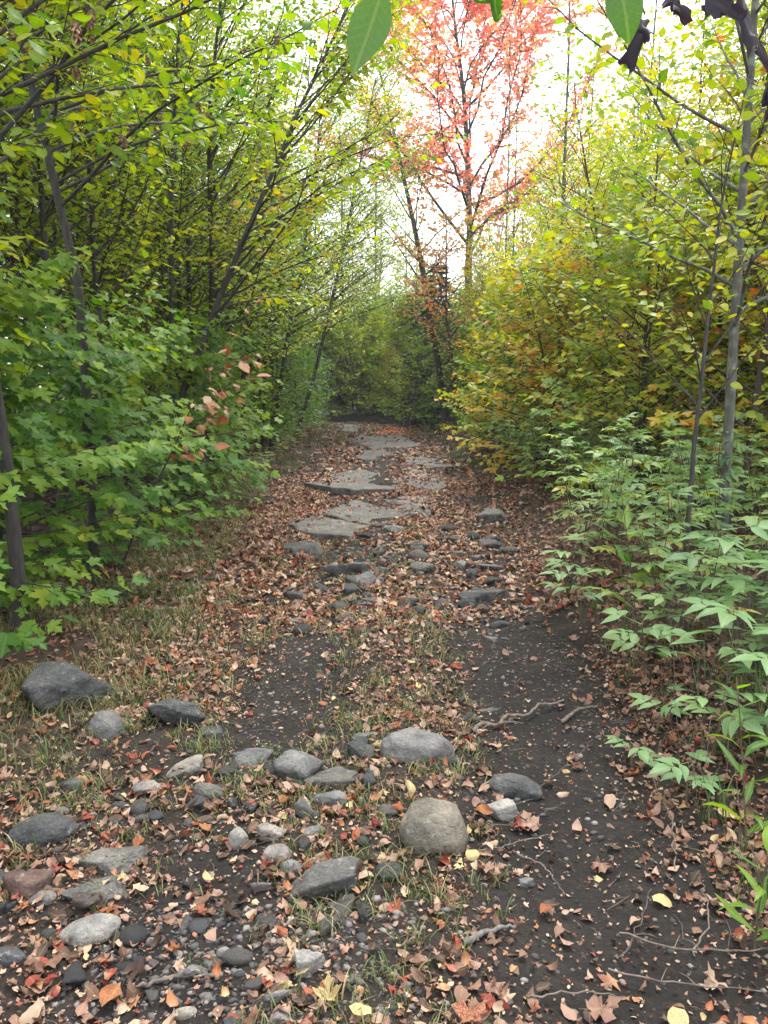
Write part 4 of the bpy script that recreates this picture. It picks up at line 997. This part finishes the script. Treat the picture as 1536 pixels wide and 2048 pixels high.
# ------------------------------------------------------------------ near seedlings and weeds at the right edge
def seedling(label, x, y, h, nl, seed, size=.22, mat_meshes=ME_COMP, tone=.3):
    r = np.random.default_rng(seed); t = thing('seedling', label, 'plant', (x, y, gz(x, y)), 0, 'seedlings on the right bank'); mb = MB(); ls = Leafset()
    st = path(r, (0, 0, -.03), (r.normal() * .1, r.normal() * .1, 1), h, 6, .05, 0); mb.tube(st, .005 * (1.1 - .6 * np.linspace(0, 1, 7)), 5); link('stem', mb.mesh('stem', M_STEM), t)
    for i in range(nl):
        u = .55 + .45 * i / max(1, nl - 1); p, d = along(st, u); az = i * 2.4 + r.normal() * .2; o = np.array([math.cos(az), math.sin(az), .12])
        ls.add(p, o, nrm(UP + .18 * r.standard_normal(3)), size * r.uniform(.8, 1.15), tone + .1 * r.normal())
    P, D, N, S, C = ls.arr(); leaf_parts(t, P, D, N, S, np.clip(C, 0, 1), mat_meshes)
SEEDLINGS = [(1.45, 3.25, .52, 8, .30, 'largest seedling with glossy divided leaves on the near right bank'), (1.18, 3.3, .22, 4, .18, 'small seedling at the foot of the largest one, beside the bare soil'), (1.02, 3.1, .14, 3, .15, 'tiny low seedling standing nearest to the right wheel rut'),
             (1.32, 4.3, .48, 6, .26, 'yellow green seedling left of the tall grass stalk'), (1.75, 3.5, .62, 9, .3, 'leafy seedling cut by the right edge of the picture'), (1.2, 5.3, .5, 7, .26, 'low seedling at the front left corner of the pale thicket'), (1.5, 2.75, .3, 6, .2, 'seedling in the dead leaves at the lower right edge'), (1.62, 4.0, .7, 9, .3, 'tall seedling behind the largest one on the right bank')]
SEEDLINGS += [(1.12, 2.75, .2, 5, .17, 'small seedling in the leaves below the tiny low one'), (1.3, 3.0, .34, 6, .22, 'seedling just in front of the largest one on the bank'), (1.28, 3.75, .36, 7, .24, 'seedling between the largest one and the yellow green one'), (1.55, 3.0, .44, 7, .25, 'seedling at the right edge in front of the leafy one'), (1.22, 4.75, .42, 6, .24, 'low seedling at the trail edge behind the yellow green one')]
for k, (x, y, h, nl, s, lab) in enumerate(SEEDLINGS): seedling(lab, x, y, h, nl, 700 + k, s, tone=.55 if k == 3 else .32)

ME_LANCE = leaf_meshes('leaf', variants(strip_leaf([0, .25, .5, .75, 1.], [.01, .085, .1, .06, 0]), 5, 77, ky=.8, bias=-1.0, fold=.3), M_MAPLE)
def weed(label, x, y, h, seed, nl=16, size=.14):
    r = np.random.default_rng(seed); t = thing('tall_weed', label, 'plant', (x, y, gz(x, y)), 0, 'weeds on the right bank'); mb = MB(); ls = Leafset()
    st = path(r, (0, 0, -.03), (-.05, 0, 1), h, 8, .03, 0); mb.tube(st, .0035 * (1.1 - .6 * np.linspace(0, 1, 9)), 5); link('stem', mb.mesh('stem', M_STEM), t)
    for i in range(nl):
        u = .15 + .85 * i / nl; p, d = along(st, u); az = i * 2.4; ls.add(p, nrm([math.cos(az), math.sin(az), .5]), nrm(UP + .3 * r.standard_normal(3)), size * r.uniform(.7, 1.2), .3 + .1 * r.normal())
    P, D, N, S, C = ls.arr(); leaf_parts(t, P, D, N, S, C, ME_LANCE)
weed('tall weed with narrow drooping leaves at the lower right edge', 1.2, 2.45, .62, 1)
weed('narrow leaved weed rising above the thicket like a grass stalk', 1.42, 4.35, .95, 2, 18, .2)
weed('short narrow leaved weed in the lower right corner', 1.02, 2.0, .36, 3, 12, .12)

# beech twig with curled brown leaves on the left
BROWN = leaf_meshes('leaf', variants(strip_leaf(*OV_ST[2], cols=2), 5, 88, kx=2.2, ky=1.6, bias=-1.2, wav=.12), M_LITTER)
r = np.random.default_rng(720)
t = thing('beech_sapling', 'leaning beech twig with curled orange brown leaves in front of green maples', 'sapling', (-2.15, 6.3, gz(-2.15, 6.3)))
mb = MB(); st = path(r, (0, 0, -.05), (.45, -.12, .95), 2.15, 9, .03, -.12); mb.tube(st, .010 * (1.1 - .8 * np.linspace(0, 1, 10)), 5); ls = Leafset()
for i in range(8):
    p, d = along(st, .5 + .06 * i); tw = path(r, p, d + np.array([.5, r.normal() * .5, -.1 + .2 * r.normal()]), .5, 4, .1, -.2); mb.tube(tw, .0022, 3); dress(r, ls, tw, .12, .075, .5, lambda p: .79 + 0 * p[:, 0], (.2, -.6, 1), jit=.5, cj=.05)
link('stem', mb.mesh('stem', M_BARK_DARK), t); P, D, N, S, C = ls.arr(); leaf_parts(t, P, D, N, S, np.clip(C, .72, .83), BROWN)

# overhanging bough close to the camera: its trunk stands just outside the picture on the right
t = thing('overhanging_tree', 'tree outside the frame whose twig hangs green and shrivelled leaves across the top', 'tree', (1.75, .1, gz(1.75, .1)))
o0 = np.array(t.location)
r = np.random.default_rng(730)
mb = MB(); mb.tube(path(r, (0, 0, -.1), (.02, .05, 1), 5.0, 8, .03, 0), .06 * (1.05 - .7 * np.linspace(0, 1, 9)), 8); link('trunk', mb.mesh('trunk', M_BARK_DARK), t)
bough = np.array([(1.78, .15, 1.9), (1.35, .65, 2.07), (.9, 1.0, 2.13), (.55, 1.06, 2.15), (.25, 1.08, 2.14), (-.02, 1.02, 2.07)]); mb = MB(); mb.tube(bough - o0, [.018, .011, .007, .005, .004, .0025], 6)
SHRIV = []
for q in range(6):                      # withered blades rolled up along the midrib and bent, with torn edges
    rq = np.random.default_rng(91 + q); V, T, uv = strip_leaf([0, .07, .15, .24, .33, .42, .52, .62, .71, .8, .9, 1.], [.02, .16, .25, .2, .3, .24, .31, .2, .26, .13, .1, 0], cols=4)
    V[:, 0] *= 1 + .35 * noise3(np.stack([V[:, 1] * 9, np.sign(V[:, 0]), 0 * V[:, 0]], 1) + q * 7, 3)
    V = bend(V, kx=rq.choice([-1, 1]) * rq.uniform(2.2, 4.2), ky=rq.choice([-1, 1]) * rq.uniform(1.8, 4.0), twist=rq.uniform(-1.5, 1.5), wav=.16, r=rq); SHRIV.append((V, T, uv))
M_WITHER = leaf_material('withered_leaf', [(0, (.020, .014, .020)), (1, (.09, .05, .045))], trans=.3, rough=.6, vein=0)  # near-black purple puts the backlit silhouette of brown withered blades into the colour
ME_SHR = leaf_meshes('leaf', SHRIV, M_WITHER)
for m_ in ME_SHR: m_.polygons.foreach_set('use_smooth', np.ones(len(m_.polygons), dtype=bool))
def hang(base, tip, wid, meshes, tone, label=None, face=(0, -1, .1)):
    b, tp = np.array(base) - o0, np.array(tip) - o0; j = np.argmin(np.linalg.norm(bough - o0 - b, axis=1)); mb.tube([bough[j] - o0, (bough[j] - o0 + b) / 2 + (0, 0, .01), b], .0012, 4)
    L = np.linalg.norm(tp - b); m = frames(np.array([tp - b]), np.array([face]))[0]; o = link('leaf', meshes[r.integers(len(meshes))], t)
    sx = wid / .58; o.matrix_basis = Matrix(((m[0][0] * sx, m[0][1] * L, m[0][2] * sx, b[0]), (m[1][0] * sx, m[1][1] * L, m[1][2] * sx, b[1]), (m[2][0] * sx, m[2][1] * L, m[2][2] * sx, b[2]), (0, 0, 0, 1))); o.color = (tone + .5, .5, .5, 1)
    if label: o['label'] = label
hang((-.002, .978, 1.942), (-.035, .964, 1.847), .046, ME_OVATE, .18, 'green leaf hanging at the top centre')
hang((.277, 1.035, 1.983), (.296, 1.024, 1.910), .045, ME_OVATE, .15, 'green leaf hanging at the top right')
for (b, tp, w, tn) in [((.326, 1.082, 1.963), (.301, 1.071, 1.886), .045, .0), ((.376, 1.088, 2.0), (.351, 1.082, 1.963), .065, .0), ((.40, 1.09, 1.985), (.45, 1.08, 1.95), .055, .02), ((.467, 1.139, 2.023), (.48, 1.128, 1.935), .045, .0), ((.52, 1.12, 1.93), (.494, 1.116, 1.86), .045, .03), ((.50, 1.13, 1.99), (.53, 1.12, 1.90), .03, .12)]:
    hang(b, np.array(b) + (np.array(tp) - np.array(b)) * 1.35, w * .52, ME_SHR, tn)
for (b, tp, w) in [((.31, 1.08, 1.96), (.335, 1.075, 1.925), .03), ((.36, 1.09, 1.985), (.385, 1.085, 1.955), .035), ((.43, 1.1, 1.99), (.40, 1.09, 1.965), .03), ((.49, 1.13, 1.95), (.515, 1.12, 1.90), .028), ((.5, 1.12, 1.90), (.51, 1.115, 1.84), .026)]:
    hang(b, np.array(b) + (np.array(tp) - np.array(b)) * 1.3, w * .55, ME_SHR, .1)
CURL = leaf_meshes('leaf', SHRIV[:3], M_MAPLE); hang((.163, 1.3, 2.085), (.122, 1.29, 2.059), .03, CURL, .15); hang((.165, 1.3, 2.08), (.173, 1.288, 2.022), .025, CURL, .15)
link('branch', mb.mesh('branch', M_BARK_DARK), t)

# ------------------------------------------------------------------ grass
def blades(name, label, x, y, h, tone, cat='grass'):
    n = len(x); z = ground_z(x, y); a = rng.uniform(0, 6.28, n); lean = rng.uniform(.15, 1.1, n) * h; w = rng.uniform(.0012, .0026, n) * (1 + .12 * np.maximum(0, y - 2))
    dx, dy = np.cos(a), np.sin(a); V = np.zeros((n, 7, 3)); uv = np.zeros((n, 7, 3)); uv[..., 0] = .2; uv[..., 2] = tone[:, None]
    for k, (t, ww) in enumerate([(0, 1), (.35, 1), (.7, .7)]):
        for s, sg in ((0, -1), (1, 1)):
            V[:, 2 * k + s] = np.stack([x + dx * lean * t ** 2 - sg * dy * w * ww, y + dy * lean * t ** 2 + sg * dx * w * ww, z - .005 + h * (t - .25 * t ** 3)], 1)
    V[:, 6] = np.stack([x + dx * lean * 1.05, y + dy * lean * 1.05, z + h * .68], 1)
    i = np.arange(n)[:, None] * 7
    Q = np.concatenate([i + np.array([[0, 1, 3, 2]]), i + np.array([[2, 3, 5, 4]])]); T = i + np.array([[4, 5, 6]])
    o = link(name, mesh_np(name, V.reshape(-1, 3), [T, Q], M_GRASS, False, {'lf': uv.reshape(-1, 3)})); tag(o, label, cat, kind='stuff')
def tufts(x0, x1, y0, y1, nt, per, spread, prob):
    cx, cy = rng.uniform(x0, x1, nt), rng.uniform(y0, y1, nt); ok = rng.random(nt) < prob(cx, cy); cx, cy = cx[ok], cy[ok]
    x = np.repeat(cx, per) + spread * rng.standard_normal(len(cx) * per); y = np.repeat(cy, per) + spread * rng.standard_normal(len(cx) * per)
    k = ~in_ledge(x, y); return x[k], y[k]
def patch(x, y, f=1.6, s=61, b=.0): return np.clip(.5 + fbm2(x * f, y * f, s, 2) * 1.3 + b, 0, 1)
x, y = tufts(-2.7, -1.0, 2.4, 14, 2700, 12, .035, lambda x, y: patch(x, y, b=.25) * sstep(-.85, -1.35, x + .1 * np.maximum(0, y - 4)))
blades('verge_grass', 'dry straw and green grass along the left verge', x, y, rng.uniform(.04, .12, len(x)), .52 + .25 * noise2(x * 1.3, y * 1.3, 63) + .18 * rng.standard_normal(len(x)))
x, y = tufts(-1.3, .45, 1.6, 3.4, 700, 9, .02, lambda x, y: patch(x, y, 2.2, b=-.05) * (1 - bare_soil(x, y)))
x2, y2 = tufts(-.35, .45, 3.4, 9, 650, 9, .03, lambda x, y: patch(x, y, 1.8, b=.0) * (1 - .8 * bare_soil(x, y)))
x3, y3 = tufts(-1.2, -.2, 3.2, 8, 600, 9, .03, lambda x, y: patch(x, y, 1.6, b=-.1) * (1 - bare_soil(x, y)))
x, y = np.concatenate([x, x2, x3]), np.concatenate([y, y2, y3])
blades('trail_grass', 'short thin grass growing in patches between the stones of the trail', x, y, rng.uniform(.02, .075, len(x)), .5 + .24 * rng.standard_normal(len(x)))
x, y = tufts(-2.6, 2.2, 14, 37, 900, 10, .08, lambda x, y: np.maximum(sstep(1.1, 1.7, np.abs(x - trail_c(y))), .6 * sstep(25, 29, y)) * patch(x, y, .8, b=.1))
blades('far_grass', 'low green grass on the crest and edges of the far trail', x, y, rng.uniform(.06, .16, len(x)), .35 + .2 * rng.standard_normal(len(x)))
x, y = tufts(.95, 2.4, 1.7, 6, 260, 7, .03, lambda x, y: patch(x, y, 1.2, b=-.1) * sstep(.95, 1.2, x - .06 * (y - 2)))
blades('bank_grass', 'long green grass blades on the right bank', x, y, rng.uniform(.08, .24, len(x)), .25 + .15 * rng.standard_normal(len(x)))

# ------------------------------------------------------------------ leaf litter
FALLEN = {'maple': variants(fan_leaf(MAPLE_HALF[2], ring=True), 8, 120, kx=2.2, ky=1.9, bias=.3, wav=.34, fold=.1, petiole=.4),
          'beech': variants(strip_leaf(*OV_ST[2], cols=2), 8, 121, kx=3.0, ky=1.5, bias=.2, wav=.2, fold=.2)}
LIT = {'n': variants(fan_leaf(MAPLE_HALF[1]), 4, 122, kx=2.0, ky=2.2, bias=.2, wav=.35) + variants(strip_leaf(*OV_ST[1]), 10, 123, kx=3.0, ky=1.4, bias=.2, wav=.15, fold=.4),
       'f': variants(fan_leaf(MAPLE_HALF[0]), 4, 124, kx=1.3, ky=1.3, bias=.2, wav=.2) + variants(strip_leaf(*OV_ST[0]), 5, 125, kx=2., ky=1.2, bias=.2, fold=.5)}
def lit_tone(n):
    u = rng.random(n); c = np.where(u < .16, rng.uniform(.0, .2, n), np.where(u < .79, .25 + .48 * rng.random(n), np.where(u < .93, rng.uniform(.76, .92, n), rng.uniform(.86, 1., n))))
    return c
def lit_place(x, y, size, shapes, name, label, dz=.004, steep=.35):
    n = len(x); a = rng.uniform(0, 6.28, n); D = nrm(np.stack([np.cos(a), np.sin(a), steep * rng.standard_normal(n)], 1)); N = nrm(np.stack([steep * rng.standard_normal(n), steep * rng.standard_normal(n), np.where(rng.random(n) < .4, -1., 1.)], 1))
    z = ground_z(x, y) + dz + rng.random(n) * .012
    il = in_ledge(x, y); z = z + np.where(il, .085, 0)
    P = np.stack([x, y, z], 1) - D * size[:, None] * .45
    P[:, 2] = z
    o = link(name, foliage_mesh(name, P, D, N, size, lit_tone(n), shapes, M_LITTER)); tag(o, label, 'leaf litter', kind='stuff')
def litter_density(x, y):
    d = x - trail_c(y); clump = np.clip(.62 + .75 * fbm2(x * 1.5, y * 1.5, 140, 2), .05, 1.4)
    v = clump * (1 - .96 * bare_soil(x, y)) + .5 * np.exp(-((x - 1.5) / .3) ** 2) * sstep(8, 6.5, y)
    v = v + 1.0 * np.exp(-((d - .55) / .38) ** 2) * sstep(6.5, 8, y) * sstep(22, 17, y) + .8 * np.exp(-((d + 1.05) / .35) ** 2) * sstep(5, 6, y) * sstep(24, 20, y)
    v = v + .5 * np.exp(-((x - .06) / .24) ** 2) * sstep(3.1, 3.5, y) * sstep(7, 6, y) + .22 * sstep(4.7, 5.3, y) * sstep(7.5, 6.5, y) + .4 * np.exp(-((x + 1.1) / .3) ** 2) * sstep(3.2, 4, y)
    v = np.where(in_ledge(x, y), v * .16, v)
    v = v * np.where(np.abs(d) > trail_hw(y) + .1, .75, 1)
    return v
def sample(n, x0, x1, y0, y1, pw=1.):
    x = rng.uniform(x0, x1, n); y = y0 + (y1 - y0) * rng.random(n) ** pw; k = rng.random(n) * 1.25 < litter_density(x, y); return x[k], y[k]
x, y = sample(30000, -2.6, 1.9, 1.5, 5.4, 1.0); lit_place(x, y, .016 + .045 * rng.random(len(x)) ** 1.3, LIT['n'], 'leaf_litter', 'dry brown and tan leaves covering the near trail')
x, y = sample(42000, -3.2, 2.8, 5.2, 14); lit_place(x, y, rng.uniform(.04, .085, len(x)), LIT['n'], 'leaf_litter', 'tan and orange leaves drifted along the trail by the ledges')
x, y = sample(14000, -3.2, 3.2, 14, 36); lit_place(x, y, rng.uniform(.08, .14, len(x)), LIT['f'], 'leaf_litter', 'orange and tan leaves on the far trail')
x, y = rng.uniform(-9, 9, 14000), rng.uniform(2, 24, 14000); k = np.abs(x) > 2.4; lit_place(x[k], y[k], rng.uniform(.06, .12, k.sum()), LIT['f'], 'leaf_litter', 'brown leaves on the forest floor under the trees')
n = 500; x = rng.normal(.35, .35, n); y = rng.uniform(27, 33, n)
o_ = link('red_leaf_litter', foliage_mesh('red_leaf_litter', np.stack([x, y, ground_z(x, y) + .01], 1), nrm(np.stack([rng.standard_normal(n), rng.standard_normal(n), .2 * rng.standard_normal(n)], 1)), np.tile(UP, (n, 1)) + .2 * rng.standard_normal((n, 3)), rng.uniform(.1, .15, n), rng.uniform(.4, .9, n), L_MAPLE[0], M_RED)); tag(o_, 'fallen red maple leaves lying at the far end of the trail', 'leaf litter', kind='stuff')

x, y = sample(26000, -1.6, 1.4, 1.5, 4.6, 1.2); x = np.append(x, rng.uniform(-.8, 1.1, 2500)); y = np.append(y, rng.uniform(1.5, 5, 2500)); lit_place(x, y, rng.uniform(.005, .02, len(x)), LIT['f'], 'leaf_crumbs', 'crumbled bits of brown leaf strewn over the near trail', dz=.002)
# the largest fallen leaves are things of their own
FM = {k: leaf_meshes('fallen_leaf', v, M_LITTER) for k, v in FALLEN.items()}
def fallen(x, y, size, kind, tone, label, group, az=None, variant=None, tilt=.22, dz=.012, mesh=None):
    me = mesh or FM[kind][rng.integers(8) if variant is None else variant]
    o = link('fallen_leaf', me); o.scale = (size,) * 3; o.rotation_euler = (tilt * rng.standard_normal(), tilt * rng.standard_normal(), rng.uniform(0, 6.28) if az is None else az)
    o.location = (x, y, gz(x, y) + dz + size * .08); o.color = (tone + .5, .5, .5, 1); return tag(o, label, 'leaf', group)
HERO_LEAVES = [
 (-.55, 2.17, .055, 'maple', .92, 'bright red leaf behind the small dark pyramid stone'), (-.71, 1.80, .085, 'beech', .80, 'large orange brown ribbed leaf at the lower left'), (-.19, 1.89, .05, 'beech', 1.0, 'cream leaf lying on the pale flat rock'),
 (-.54, 2.30, .055, 'beech', 1.0, 'yellow and green leaf beside a pink one in the left rut'), (-.49, 2.24, .05, 'beech', .6, 'pinkish oval leaf below the yellow and green leaf'), (.50, 2.20, .06, 'beech', .84, 'red brown oval leaf alone on the bare dark soil'),
 (.86, 2.85, .075, 'beech', .66, 'pinkish tan pointed leaf on the right rut beyond the thin twigs'), (.72, 2.47, .08, 'maple', .5, 'curled tan maple leaf in the middle of the bare right rut'), (.53, 2.66, .075, 'maple', .62, 'tan maple leaf lying on the long twig'),
 (.48, 2.64, .06, 'maple', .9, 'purple maple leaf touching the tan one on the long twig'), (.52, 1.80, .09, 'maple', .5, 'dusty pink maple leaf near the bottom beside the grey green lichen'), (.58, 1.73, .09, 'beech', .72, 'pale crumpled leaf near the bottom right'),
 (.74, 1.80, .085, 'beech', .98, 'golden yellow leaf on a thin grass stem at lower right'), (.35, 1.69, .09, 'maple', .45, 'brown maple leaf at the bottom below the bare soil'), (.30, 2.48, .09, 'beech', .99, 'long pale yellow leaf right of the round boulder'),
 (.32, 2.35, .08, 'maple', .58, 'pink tan maple leaf in front of the round boulder'), (.83, 2.27, .07, 'beech', 1.0, 'yellow leaf standing on a stem tip at the right of the bare soil'), (-.98, 2.42, .06, 'beech', .9, 'maroon leaf leaning on the wide dark rock'),
 (.21, 1.70, .08, 'maple', .93, 'dark red leaf at the bottom centre'), (.06, 1.69, .075, 'beech', .74, 'long tan leaf upright at the bottom centre'), (-.03, 1.72, .06, 'beech', 1.0, 'pale yellow leaf at the bottom left of centre'),
 (.02, 2.70, .065, 'beech', .85, 'orange brown leaf on the left flank of the round boulder'), (.44, 2.86, .085, 'beech', .55, 'long brown leaf between the white rock and the rut'), (-1.0, 3.05, .07, 'maple', .91, 'red maple leaf in the leaves below the ridged boulder'), (-.62, 2.62, .07, 'beech', .8, 'orange leaf lying below the smooth olive cobble')]
for k, (x, y, s, kd, tn, lab) in enumerate(HERO_LEAVES): fallen(x, y, s, kd, tn, lab, 'large fallen leaves', tilt=.15, dz=.02)
ZONES = [('on the near left side of the trail', -1.35, -.35, 1.6, 2.6), ('on the leafy middle of the near trail', -.35, .35, 1.6, 2.6), ('on or beside the bare soil at lower right', .35, 1.05, 1.6, 2.6), ('among the rocks left of the round boulder', -1.35, 0, 2.6, 3.5),
         ('right of the round boulder', .25, 1.1, 2.6, 3.5), ('on the right bank under the seedlings', 1.15, 1.7, 2.3, 3.8), ('near the two dark boulders at left', -1.6, -.6, 3.5, 4.8), ('on the trail beyond the banded boulder', -.2, 1.0, 3.5, 4.8)]
TONE_NAME = [(.25, 'dark brown'), (.42, 'brown'), (.60, 'tan'), (.76, 'pale tan'), (.87, 'orange brown'), (.95, 'dark red'), (1.01, 'yellow')]
cnt = 0
while cnt < 270:
    zn, x0, x1, y0, y1 = ZONES[rng.integers(len(ZONES))]; x, y = rng.uniform(x0, x1), rng.uniform(y0, y1)
    if rng.random() * 1.1 > litter_density(np.array([x]), np.array([y]))[0] + .05: continue
    if any((x - a) ** 2 + (y - b) ** 2 < (w * .5) ** 2 for a, b, w, *_ in STONES): continue
    tn = float(np.clip(lit_tone(1)[0], .1, 1)); kd = 'maple' if rng.random() < .3 else 'beech'; nm = next(n for v, n in TONE_NAME if tn <= v)
    lab = '%s %s leaf lying %s' % (nm, 'lobed' if kd == 'maple' else 'oval', zn)
    fallen(x, y, rng.uniform(.045, .075), kd, tn, lab, '%s %s leaves %s' % (nm, 'lobed' if kd == 'maple' else 'oval', zn)); cnt += 1

# seed husks on the bare soil
n = 420; x = rng.uniform(.1, 1.1, n); y = 1.6 + 4 * rng.random(n) ** 1.3; k = rng.random(n) < bare_soil(x, y) + .1; x, y = x[k], y[k]; x = np.append(x, rng.uniform(-.75, -.2, 160)); y = np.append(y, rng.uniform(2.5, 4.9, 160)); n = len(x); a = rng.uniform(0, 6.3, n)
V, T, uv = strip_leaf([0, .3, .7, 1], [.05, .26, .26, .05]); V = bend(V, kx=1.2)
o_ = link('seed_husks', foliage_mesh('seed_husks', on_ground(x, y, .006), np.stack([np.cos(a), np.sin(a), 0 * a], 1), np.tile(UP, (n, 1)) + .25 * rng.standard_normal((n, 3)), rng.uniform(.008, .017, n), rng.random(n), [(V, T, uv)], M_SEED)); tag(o_, 'small pale seed husks scattered on the dark soil', 'seeds', kind='stuff')

# ------------------------------------------------------------------ twigs, sticks and the exposed root
def stick(name, label, pts, rad, mat, cat='twig', forks=()):
    P = np.array(pts, float); s = np.linspace(0, len(P) - 1, 5 * len(P)); q = np.stack([np.interp(s, np.arange(len(P)), P[:, k]) for k in (0, 1, 2)], 1); q[:, :2] += .004 * rng.standard_normal((len(q), 2))
    q[:, 2] += ground_z(q[:, 0], q[:, 1], False) + .006 + rad * .8; mb = MB(); c = q[0].copy(); mb.tube(q - c, rad * (1.1 - .6 * np.linspace(0, 1, len(q))), 7, .04)
    for (i, dx, dy) in forks:
        p = q[i] - c; mb.tube([p, p + (dx * .5, dy * .45, .012), p + (dx, dy, .01)], [rad * .6, rad * .45, rad * .2], 5)
    o = link(name, mb.mesh(name, mat)); o.location = c; tag(o, label, cat, 'twigs and sticks on the trail')
stick('exposed_root', 'gnarled brown root curving across the right wheel rut', [(.40, 3.42, 0), (.45, 3.50, .012), (.52, 3.50, .008), (.58, 3.60, .022), (.68, 3.62, .018), (.76, 3.72, .025), (.84, 3.73, .01), (.90, 3.80, -.01)], .010, M_TWIG, 'root', ((9, -.05, -.08), (13, .1, -.03)))
stick('exposed_root', 'short brown root behind the seedlings right of the longer root', [(.83, 3.55, 0), (.92, 3.62, .012), (1.03, 3.66, 0)], .010, M_TWIG, 'root')
stick('stick', 'grey broken stick beside the pale flat rock', [(.22, 2.0, .0), (.3, 2.05, .01), (.38, 2.08, .012)], .009, bark_material('weathered_wood', (.07, .066, .062), (.15, .145, .135)), 'stick')
TW = [('long thin twig from the round boulder into the right rut', [(.30, 2.60, 0), (.45, 2.66, .01), (.6, 2.75, .02), (.68, 2.83, .02)]), ('reddish twig running right from the pale yellow leaf', [(.28, 2.45, 0), (.4, 2.51, .01), (.55, 2.6, .015), (.62, 2.66, 0)]),
      ('thin grey twig curving on the bare soil', [(.45, 2.5, 0), (.52, 2.45, .006), (.55, 2.38, .004), (.57, 2.3, 0)]), ('pale straw stem under the yellow leaf at right', [(.66, 2.0, 0), (.74, 2.12, .03), (.82, 2.24, .06)]),
      ('pale bent stem at the foot of the right bank', [(.86, 2.0, 0), (.95, 2.12, .03), (.97, 2.25, .05)]), ('dark arching twig at the lower right edge', [(.68, 2.1, .02), (.8, 1.98, .05), (.95, 1.92, .06), (1.1, 1.93, .05)]),
      ('thin twig leaning against the right bank', [(.6, 2.95, 0), (.75, 3.1, .02), (.9, 3.25, .05)]), ('dark twig lying along the bottom of the bare soil', [(.36, 1.82, 0), (.5, 1.86, .008), (.62, 1.86, .006)]),
      ('long brown twig at the lower right under the golden leaf', [(.6, 1.95, .01), (.75, 1.88, .03), (.95, 1.80, .04)]), ('pale twig in the gravel at the bottom', [(-.38, 1.70, 0), (-.34, 1.76, .01), (-.26, 1.82, .012)]),
      ('short brown stick among the leaves left of the gravel', [(-.65, 1.88, 0), (-.55, 1.91, .008), (-.45, 1.9, .004)]), ('dry stem lying left of the tall weed', [(.95, 2.4, 0), (1.0, 2.6, .06), (1.0, 2.8, .1)])]
for k, (lab, p) in enumerate(TW): stick('twig', lab, p, .0028 if k != 10 else .007, M_TWIG if k % 3 else M_BARK_BROWN, forks=((6, .03, .04), (9, -.03, .03)) if k in (0, 5, 8) else ())
mb = MB()                               # fine dead stems and twig bits, too many to count
for _ in range(1100):
    if rng.random() < .7: x, y = rng.uniform(.95, 2.4), rng.uniform(1.7, 8); hh = rng.uniform(.05, .45) * (x > 1.1 + .04 * (y - 2))
    else: x, y = rng.uniform(-1.6, 1.2), rng.uniform(1.6, 6); hh = 0
    a = rng.uniform(0, 6.28); L = rng.uniform(.03, .12); z = gz(x, y)
    e = np.array([x + L * math.cos(a), y + L * math.sin(a), z + max(hh, .008)]); mb.tube([(x, y, z), ((x + e[0]) / 2 + .01, (y + e[1]) / 2, (z + e[2]) / 2 + .006), e], [.0016, .0013, .0007], 3)
o_ = link('twig_debris', mb.mesh('twig_debris', M_TWIG)); tag(o_, 'fine dead stems and twig bits on the bank and trail', 'twigs', kind='stuff')

# ------------------------------------------------------------------ thin haze in the air between the trees
hm, hn, hl = new_mat('haze'); hv = hn.new('ShaderNodeVolumePrincipled'); hv.inputs['Color'].default_value = (.93, .95, 1, 1); hv.inputs['Density'].default_value = .0009; hv.inputs['Anisotropy'].default_value = .2
ho = hn.new('ShaderNodeOutputMaterial'); hl.new(hv.outputs[0], ho.inputs['Volume'])
b = np.array([(x, y, z) for z in (-3, 24) for y in (-410, 510) for x in (-410, 410)], float)
tag(link('haze', mesh_np('haze', b, [np.array([(0, 2, 3, 1), (4, 5, 7, 6), (0, 1, 5, 4), (2, 6, 7, 3), (0, 4, 6, 2), (1, 3, 7, 5)])], hm)), 'thin pale haze between the trees', 'haze', kind='stuff')
